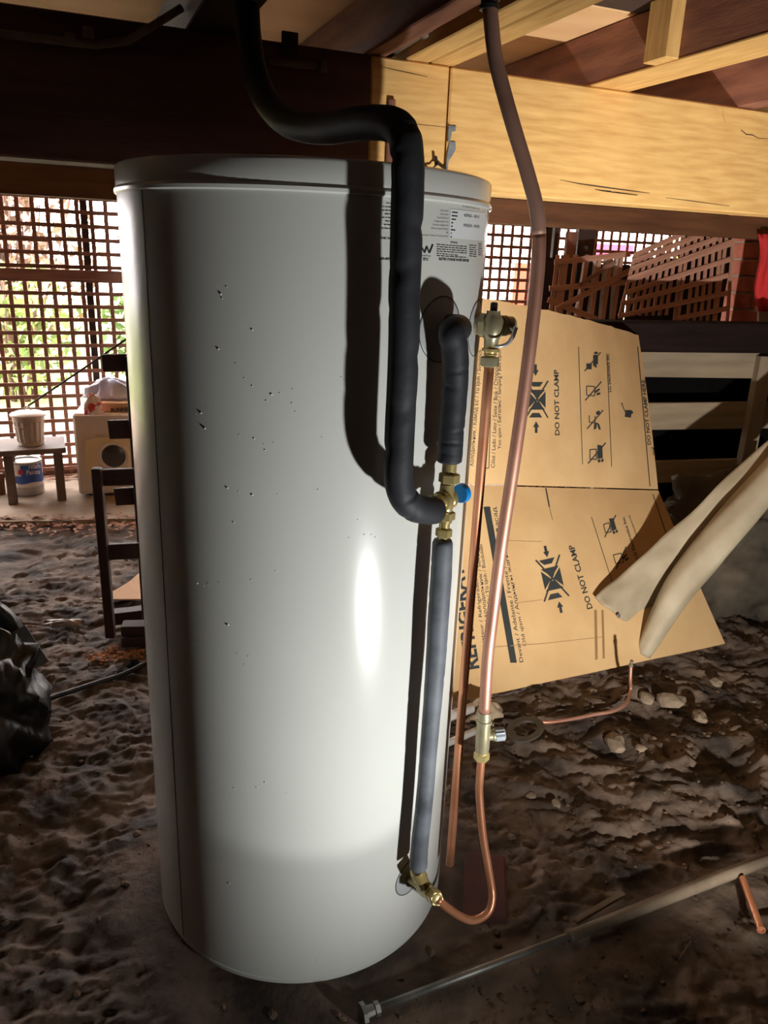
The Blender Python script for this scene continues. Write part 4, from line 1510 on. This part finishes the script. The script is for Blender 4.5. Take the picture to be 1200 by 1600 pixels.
# table
tfl, tfr, tbr = az(21, 787, SZ), az(97, 781, SZ), az(105, 763, SZ)
tu = (tfr - tfl)
tu.z = 0
tw_ = tu.length
tu.normalize()
tn = Vector((-tu.y, tu.x, 0))
td_ = max(.22, (tbr - tfr).dot(tn))
tz = ay(50, 703, tfl.y).z
table = empty('side_table', tfl, 'small grey square table with a bin on top, by the lattice', 'table')
for s0 in (0, 1):
    for s1 in (0, 1):
        p = tfl + tu * (tw_ * s0) + tn * (td_ * s1)
        bar('leg', p, Vector((p.x, p.y, tz - .028)), .048, .048, M_tablewood, table, tu, .003)
cT = tfl + tu * tw_ / 2 + tn * td_ / 2
bar('table_top', Vector((cT.x, cT.y, tz - .014)) - tu * (tw_ / 2 + .045), Vector((cT.x, cT.y, tz - .014)) + tu * (tw_ / 2 + .045), td_ + .085, .03, M_tablewood, table, (0, 0, 1), .004)

# ribbed mini bin
bc = apl(49, 697, tfl + tn * td_ * .40, tn)
bc.z = tz + .001
bh = ay(49, 648, bc.y).z - tz
br = (ay(75, 648, bc.y) - ay(24, 648, bc.y)).length / 2
binn = empty('ribbed_bin', bc, 'small ribbed metal bin with lid standing on the grey table', 'bin')
V, F = [], []
n = 60
for t, q in ((0, .74), (.03, .78), (.12, .77), (.14, .80), (.80, .93), (.82, .95), (.96, .96), (1, .98)):
    for k in range(n):
        a = 2 * math.pi * k / n
        rib = (1 - .045 * (1 if (k // 2) % 2 else 0)) if .13 < t < .81 else 1
        V.append(bc + Vector((math.cos(a), math.sin(a), 0)) * br * q * rib + Vector((0, 0, bh * t)))
for i in range(7):
    for k in range(n):
        F.append((i * n + k, i * n + (k + 1) % n, (i + 1) * n + (k + 1) % n, (i + 1) * n + k))
F.append(tuple(range(n - 1, -1, -1)))
mk('bin_body', V, F, M_bin, binn)
lid_ = lathe('bin_lid', bc + Vector((0, 0, bh)), (0, 0, 1), [(-.006, br * 1.06), (.003, br * 1.08), (.008, br * 1.03), (.018, br * .75), (.026, br * .3), (.028, 0)], M_bin, binn, 40)
tube('lid_handle', catmull([bc + Vector((-.018, 0, bh + .024)), bc + Vector((-.010, 0, bh + .042)), bc + Vector((.010, 0, bh + .042)), bc + Vector((.018, 0, bh + .024))], 5), .004, M_bin, lid_, 8)
hd = Vector((-.35, -.93, 0)).normalized()
hs_ = Vector((-hd.y, hd.x, 0))
tube('side_handle', catmull([bc + hd * br * .88 + hs_ * -.025 + Vector((0, 0, bh * .62)), bc + hd * br * 1.12 + hs_ * -.02 + Vector((0, 0, bh * .66)), bc + hd * br * 1.12 + hs_ * .02 + Vector((0, 0, bh * .66)), bc + hd * br * .88 + hs_ * .025 + Vector((0, 0, bh * .62))], 5), .004, M_bin, binn, 8)

# paint tin under the table
pc = az(45, 774, SZ)
pc = pc + tn * .06
ph_ = ay(45, 719, pc.y).z - SZ
prad = (ay(69, 745, pc.y) - ay(21, 745, pc.y)).length / 2
tin = empty('paint_tin', pc, 'round paint tin with a blue and white label under the grey table', 'tin')
lathe('can', pc, (0, 0, 1), [(0, prad * .96), (.004, prad), (ph_ * .97, prad), (ph_, prad * 1.03), (ph_ * 1.02, prad * 1.02), (ph_ * 1.015, prad * .9), (ph_ * .98, prad * .88), (ph_ * .98, 0)], M_tin, tin, 40)


def wrap(name, a0, a1, z0, z1, rr, m, parent, waves=0):
    V, F = [], []
    n = 30
    for k in range(n + 1):
        a = a0 + (a1 - a0) * k / n
        d = Vector((math.cos(a), math.sin(a), 0)) * rr
        V += [pc + d + Vector((0, 0, z0 + waves * math.sin(k * .42))), pc + d + Vector((0, 0, z1))]
    for k in range(n):
        F.append((2 * k, 2 * k + 2, 2 * k + 3, 2 * k + 1))
    return mk(name, V, F, m, parent, True)


face = math.atan2(C.y - pc.y, C.x - pc.x)
lab = wrap('white_label', face - 1.5, face + 1.5, ph_ * .28, ph_ * .96, prad * 1.006, M_label_white, tin)
wrap('blue_band', face - 1.5, face + 1.5, ph_ * .40, ph_ * .62, prad * 1.012, M_label_blue, tin, .004)
wrap('blue_panel', face - .35, face + 1.3, ph_ * .58, ph_ * .95, prad * 1.012, M_label_blue, tin)


def tin_surf(x, y):
    v = ray(x, y)
    o2 = C - pc
    a = v.x ** 2 + v.y ** 2
    b = o2.x * v.x + o2.y * v.y
    c = o2.x ** 2 + o2.y ** 2 - (prad * 1.02) ** 2
    d_ = b * b - a * c
    return None if d_ < 0 else C + v * ((-b - math.sqrt(d_)) / a)


it = Ink(tin_surf)
it.text('ritish', (45, 733), (63, 731), 7, .03)
it.text('Paints', (41.5, 742), (63, 740), 7, .03)
it.build('tin_lettering', M_label_white, tin)
it = Ink(tin_surf)
it.poly([(32 + 4 * math.cos(a * .524), 738 + 4.4 * math.sin(a * .524)) for a in range(12)])
it.build('red_dot', M_label_red, tin)

# dryer
dp = az(124, 777, SZ)
dz_ = ay(124, 647, dp.y).z - SZ
rz_ = math.radians(7)
du = Vector((math.cos(rz_), math.sin(rz_), 0))
dn = Vector((du.y, -du.x, 0))
DW, DD = .50, .42
dry = empty('clothes_dryer', dp + du * DW / 2, 'white front loading dryer with a round dark door by the lattice', 'dryer')
cc = dp + du * DW / 2 - dn * DD / 2
bar('cabinet', Vector((cc.x, cc.y, SZ + dz_ / 2 + .008)) - du * DW / 2, Vector((cc.x, cc.y, SZ + dz_ / 2 + .008)) + du * DW / 2, DD, dz_ - .016, M_dryer, dry, (0, 0, 1), .012)
for s0 in (.06, .44):
    for s1 in (.05, .36):
        p = dp + du * s0 - dn * s1
        lathe('foot', (p.x, p.y, SZ), (0, 0, 1), [(0, .016), (.02, .014)], M_blackp, dry, 12)


def dpl(x, y, off=.001):
    return apl(x, y, dp + dn * off, dn)


fp_ = [(133, 689), (150, 684), (180, 682), (214, 683), (214, 748), (150, 748), (136, 742), (132, 720)]
V = [dpl(*q, .002) for q in fp_] + [dpl(*q, .010) for q in fp_]
n = len(fp_)
fixnormals(mk('front_panel', V, [tuple(range(n)), tuple(range(n, 2 * n))] + [(i, (i + 1) % n, (i + 1) % n + n, i + n) for i in range(n)], M_cream, dry))
dc = dpl(178, 712, .010)
rD = (dpl(203, 712) - dpl(153, 712)).length / 2
door = lathe('door', dc, dn, [(0, rD), (.010, rD), (.016, rD * .96), (.018, rD * .86), (.012, rD * .82)], M_dryer, dry, 40)
lathe('door_glass', dc + dn * .004, dn, [(0, rD * .83), (.006, rD * .83), (.012, rD * .6), (.015, 0)], M_glass, door, 40)

# box, bags on the dryer
bz = SZ + dz_ + .002
bx0 = apl(141, 652, dp - dn * .05, dn)
bxh = ay(150, 630, bx0.y).z - bz
cbx = bx0 + du * .17 - dn * .12
carton = empty('cardboard_box', (cbx.x, cbx.y, bz), 'brown cardboard box lying on the dryer', 'box')
bxo = bar('box_body', Vector((cbx.x, cbx.y, bz + bxh / 2)) - du * .17, Vector((cbx.x, cbx.y, bz + bxh / 2)) + du * .17, .24, bxh, M_boxcard, carton, (0, 0, 1), .003)
ib = Ink(lambda x, y: apl(x, y, bx0 + dn * .0015, dn))
ib.text('BUNNINGS', (173.5, 643.5), (215, 640.5), 5.5, .03)
ib.line((180, 650), (188, 649.5), 5)
ib.build('box_print', M_cardink, carton)
p = apl(146, 650, dp + dn * .0, dn)
heap('red_white_bag', p.x + .01, p.y - .02, .055, .03, .11, M_bagred, 21, nu=30, nv=10, lump=.4, ridge=.2, z0=bz - .02 + .02, label='red and white plastic bag draped beside the box on the dryer', cat='bag')
p = ay(165, 622, cbx.y - .02)
heap('plastic_bag', p.x + .02, p.y + .04, .155, .09, .115, M_bagblue, 27, nu=40, nv=10, lump=.35, ridge=.18, z0=bz + bxh + .001, label='blue and white plastic bag on top of the cardboard box', cat='bag')

# stick rising from behind the bin to the right
tube('leaning_stick', [ay(44, 634, 2.98), ay(120, 583, 2.98), ay(200, 528, 2.98)], .006, M_darkbrown, n=8, label='thin dark stick rising diagonally from the bin in front of the lattice', cat='stick')
a = az(4, 772, SZ)
bar('board_stub', Vector((a.x - .03, a.y, SZ)), Vector((a.x - .03, a.y, SZ + .125)), .09, .03, M_brown, None, (0, -1, 0), label='brown board end at the left edge beside the table', cat='board')

# dark timber frame left of the heater
fa = az(173, 993)
Yf = fa.y
frm = empty('timber_frame', (fa.x, fa.y, 0), 'dark timber frame of posts and rails standing left of the heater', 'frame')
pl = lambda x, y, o=0.0: ay(x, y, Yf + o)
wpx = lambda a, b, y: (pl(b, y) - pl(a, y)).length
b0 = pl(173, 993)
b0.z = -.005
bar('post', b0, pl(151, 731), wpx(145, 160, 800), .035, M_frame, frm, (0, -1, 0), .003)
b1 = pl(230, 992, .04)
b1.z = -.005
bar('post', b1, pl(201, 556, .04), wpx(200, 211, 700), .03, M_frame, frm, (0, -1, 0), .003)
for (x0, y0), (x1, y1), h_, o in (((158, 746), (216, 744), 27, .02), ((168, 862), (224, 859), 27, .02)):
    bar('rail', pl(x0, y0, o), pl(x1, y1, o), h_ * .0027 * .83, .022, M_frame, frm, (0, -1, 0), .002)
for (x0, y0), (x1, y1), h_ in (((160, 567), (204, 566), 26), ((170, 671), (207, 670), 30), ((180, 776), (216, 774), 29)):
    bar('short_board', pl(x0, y0, .065), pl(x1, y1, .065), h_ * .0027 * .83, .018, M_frame, frm, (0, -1, 0), .002)

# flat card, dark blocks, hose, bags
cA_ = [az(155, 938, .004), az(226, 938, .004), az(236, 893, .03), az(226, 890, .03), az(200, 912, .02)]
V = cA_ + [p + Vector((0, 0, .006)) for p in cA_]
n = 5
fixnormals(mk('card_sheet', V, [tuple(range(n)), tuple(range(n, 2 * n))] + [(i, (i + 1) % n, (i + 1) % n + n, i + n) for i in range(n)], M_boxcard, None, label='bent piece of brown card on the soil behind the timber frame', cat='cardboard'))
d0_, d1_ = az(178, 975), az(250, 968)
bar('dark_batten', d0_ + Vector((0, 0, .03)), d1_ + Vector((0, 0, .035)), .05, .05, M_frame, None, (0, 0, 1), label='dark batten lying on the soil at the foot of the frame', cat='batten')
d0_, d1_ = az(192, 1006), az(250, 1003)
bb = empty('dark_block', d0_, 'stacked dark timber blocks beside the heater at left', 'block')
for k, (zz, w) in enumerate(((.02, .07), (.062, .06))):
    bar('block', d0_ + Vector((0, 0, zz)) + Vector((0, .006 * k, 0)), d1_ + Vector((0, 0, zz)), w, .038, M_darkbrown, bb, (0, 0, 1), .003)
hz = [az(62, 1096), az(110, 1080), az(160, 1064), az(195, 1053), az(232, 1037), az(262, 1022)]
for p in hz:
    p.z = max(gz(p.x, p.y), -.01) + .009
tube('black_hose', catmull(hz, 6), .0085, M_blackp, n=10, label='black hose lying on the soil left of the heater', cat='hose')
p = az(208, 1037)
stone(p.x, p.y, .028, 71, M_void, 'black lump beside the hose left of the heater', 'lump', flat=.9)
p = az(180, 1018)
V, F = [], []
rg = np.random.default_rng(3)
for k in range(260):
    x, y = p.x + .02 + rg.normal(0, .06), p.y + rg.normal(0, .035)
    r_ = rg.uniform(.002, .007)
    q = iv * (1 + .5 * (rg.random(iv.shape) - .5)) * r_ * np.array([1.3, 1.0, .6]) + np.array([x, y, gz(x, y) + r_ * .4])
    b0 = len(V)
    V += q.tolist()
    F += [tuple(b0 + i for i in f_) for f_ in jf]
mk('sawdust', V, F, mat('sawdust', (186, 122, 74), (130, 82, 50), .95, 0, 40), None, label='orange wood chips on the soil beside the dark blocks', cat='sawdust', kind='stuff')
p = az(105, 972)
heap('plastic_scrap', p.x, p.y, .10, .03, .022, mat('clear_scrap', (176, 160, 152), (120, 104, 96), .25, 0, 30, coat=.5), 35, nu=30, nv=6, lump=.6, ridge=.3, z0=-.012, label='crumpled clear plastic scrap on the soil at left', cat='scrap')
M_bagblack = mat('black_bag', (20, 20, 22), (12, 12, 13), .4, 0, 6, (1, 1, 1), .6, 14, coat=.08, spec=.3)
heap('black_bag', -.99, .56, .24, .25, .32, M_bagblack, 41, nu=56, nv=20, lump=.30, ridge=.08, crumple=.4, label='shiny black rubbish bag at the left edge', cat='bag')
heap('black_bag', -1.14, 1.03, .17, .13, .24, M_bagblack, 47, nu=48, nv=16, lump=.3, ridge=.12, label='smaller black bag behind the shiny one at the left edge', cat='bag')
p = az(52, 1052)
bar('black_board', p + Vector((.0, .02, .005)), p + Vector((-.075, .05, .13)), .10, .008, M_blackp, None, (.5, -.8, .3), label='tilted dark panel poking out of the black bags', cat='board')

# leaf litter along the slab and the lattice foot
V, F = [], []
rg = np.random.default_rng(8)
for k in range(420):
    if k < 300:
        x = rg.uniform(-1.75, -.7)
        y = SLAB_Y(x) + rg.normal(-.04, .07)
        z = .004 if y < SLAB_Y(x) else .016
    else:
        s = rg.uniform(-.5, .6)
        q = lat(s, 0, -rg.uniform(.05, .16))
        x, y, z = q.x, q.y, .02
    z = max(z, gz(x, y) + .004)
    L_, w_, a = rg.uniform(.012, .03), rg.uniform(.006, .014), rg.uniform(0, 6.28)
    c_, s_ = math.cos(a), math.sin(a)
    b0 = len(V)
    for (i, j, h_) in ((-1, 0, 0), (0, -1, .004), (1, 0, .003), (0, 1, .007)):
        V.append((x + i * L_ * c_ - j * w_ * s_, y + i * L_ * s_ + j * w_ * c_, z + h_ * rg.random() * 1.5))
    F.append((b0, b0 + 1, b0 + 2, b0 + 3))
mk('leaf_litter', V, F, mat('dead_leaves', (176, 128, 100), (120, 84, 66), .8, 0, 30), floor, kind='stuff')

# ================================================================ OUTSIDE, BEYOND THE LATTICE
M_lawn = mat('lawn', (150, 158, 100), (118, 130, 74), .95, 0, 3)
v, f = boxgeo(-14, 16, 3.0, 22, -.12, -.06)
mk('lawn', v, f, M_lawn, None, kind='structure')
LEAF = {'light': mat('leaf_light', (128, 146, 82), (96, 118, 58), .7, 0, 3), 'mid': mat('leaf_mid', (88, 112, 54), (64, 88, 40), .7, 0, 3), 'dry': mat('leaf_dry', (150, 124, 106), (118, 92, 78), .8, 0, 3), 'yellow': mat('leaf_yellow', (170, 166, 58), (138, 138, 44), .7, 0, 3)}
M_stem = mat('stem_bark', (112, 84, 72), (82, 60, 50), .85, 0, 8)


def shrub(x, y, rx, rz, n, key, label, seed, z0=-.06, size=.07, cat='shrub', stems=9):
    rg = np.random.default_rng(seed)
    root = empty('garden_shrub', (x, y, z0), label, cat)
    V, F = [], []
    for k in range(n):
        d = rg.normal(size=3)
        d /= np.linalg.norm(d)
        r_ = rg.random() ** .45
        c_ = np.array([x, y, z0 + rz]) + d * r_ * np.array([rx, rx * .8, rz])
        u_ = rg.normal(size=3)
        u_ /= np.linalg.norm(u_)
        w_ = np.cross(u_, rg.normal(size=3))
        w_ /= np.linalg.norm(w_)
        L_ = size * rg.uniform(.6, 1.3)
        b0 = len(V)
        V += [c_ - u_ * L_, c_ + w_ * L_ * .4, c_ + u_ * L_, c_ - w_ * L_ * .4]
        F.append((b0, b0 + 1, b0 + 2, b0 + 3))
    mk('foliage', V, F, LEAF[key], root, kind='stuff')
    for k in range(stems):
        a = rg.uniform(0, 6.28)
        t_ = Vector((x + rx * .8 * math.cos(a) * rg.random(), y + rx * .6 * math.sin(a) * rg.random(), z0 + rz * rg.uniform(1.3, 1.95)))
        b_ = Vector((x + .1 * math.cos(a), y + .1 * math.sin(a), z0))
        tube('stem', catmull([b_, b_.lerp(t_, .5) + Vector((.06 * math.cos(a * 3), 0, 0)), t_], 4), lambda t: .022 - .016 * t, M_stem, root, 7)
    return root


shrub(-2.75, 6.3, .62, .66, 800, 'light', 'pale green shrub beyond the lattice at far left', 1)
shrub(-1.45, 6.5, .60, .60, 900, 'mid', 'mid green bush beyond the lattice behind the dryer', 2)
shrub(-3.6, 8.6, 1.2, 1.55, 1100, 'dry', 'dry twiggy tree beyond the lattice at upper left', 3, size=.10, cat='tree', stems=70)
shrub(-1.2, 8.8, 1.1, 1.55, 1100, 'dry', 'second dry twiggy tree beyond the lattice, nearer the heater', 4, size=.10, cat='tree', stems=70)
shrub(4.6, 7.6, .8, .95, 900, 'yellow', 'yellow green shrub beyond the right lattice', 5)
shrub(2.9, 8.8, .7, .5, 700, 'light', 'low pale shrub beyond the right lattice', 6)
v, f = boxgeo(-6.5, -3.55, 6.9, 7.0, -.06, 1.1)
mk('garden_wall', v, f, mat('white_render', (236, 232, 226), (228, 222, 216), .8), None, label='low white rendered garden wall outside at left', cat='wall')
gb = empty('garden_bench', (-1.62, 4.9, -.06), 'pale garden bench outside behind the dryer', 'bench')
block('seat', -1.62, 4.9, .33, .55, .3, .05, M_white, gb, .2)
for sx in (-.22, .22):
    block('leg', -1.62 + sx, 4.9 + sx * .2, -.06, .06, .26, .39, M_white, gb, .2)
p = ay(138, 560, 5.3)
bar('red_stake', Vector((p.x, p.y, -.06)), Vector((p.x + .0, p.y, p.z + .10)), .03, .03, M_label_red, None, (0, -1, 0), label='thin red stake outside the lattice above the dryer', cat='stake')
p = ay(813, 427, 6.4)
v, f = boxgeo(p.x - .06, p.x + .10, 6.4, 6.5, -.06, p.z + .10)
mk('red_bin', v, f, mat('red_orange', (226, 84, 58), (214, 72, 50), .6), None, label='orange red panel outside the right lattice', cat='panel')
p = ay(960, 393, 6.6)
v, f = boxgeo(p.x - .22, p.x + .2, 6.6, 6.66, p.z - .04, p.z + .07)
mk('pink_sign', v, f, mat('pink_red', (226, 70, 110), (214, 60, 96), .6), None, label='pink red panel outside the far right lattice', cat='panel')
bar('sign_post', (p.x, 6.69, -.06), (p.x, 6.69, p.z + .05), .04, .04, M_brown, bpy.data.objects['pink_sign'], (0, -1, 0))
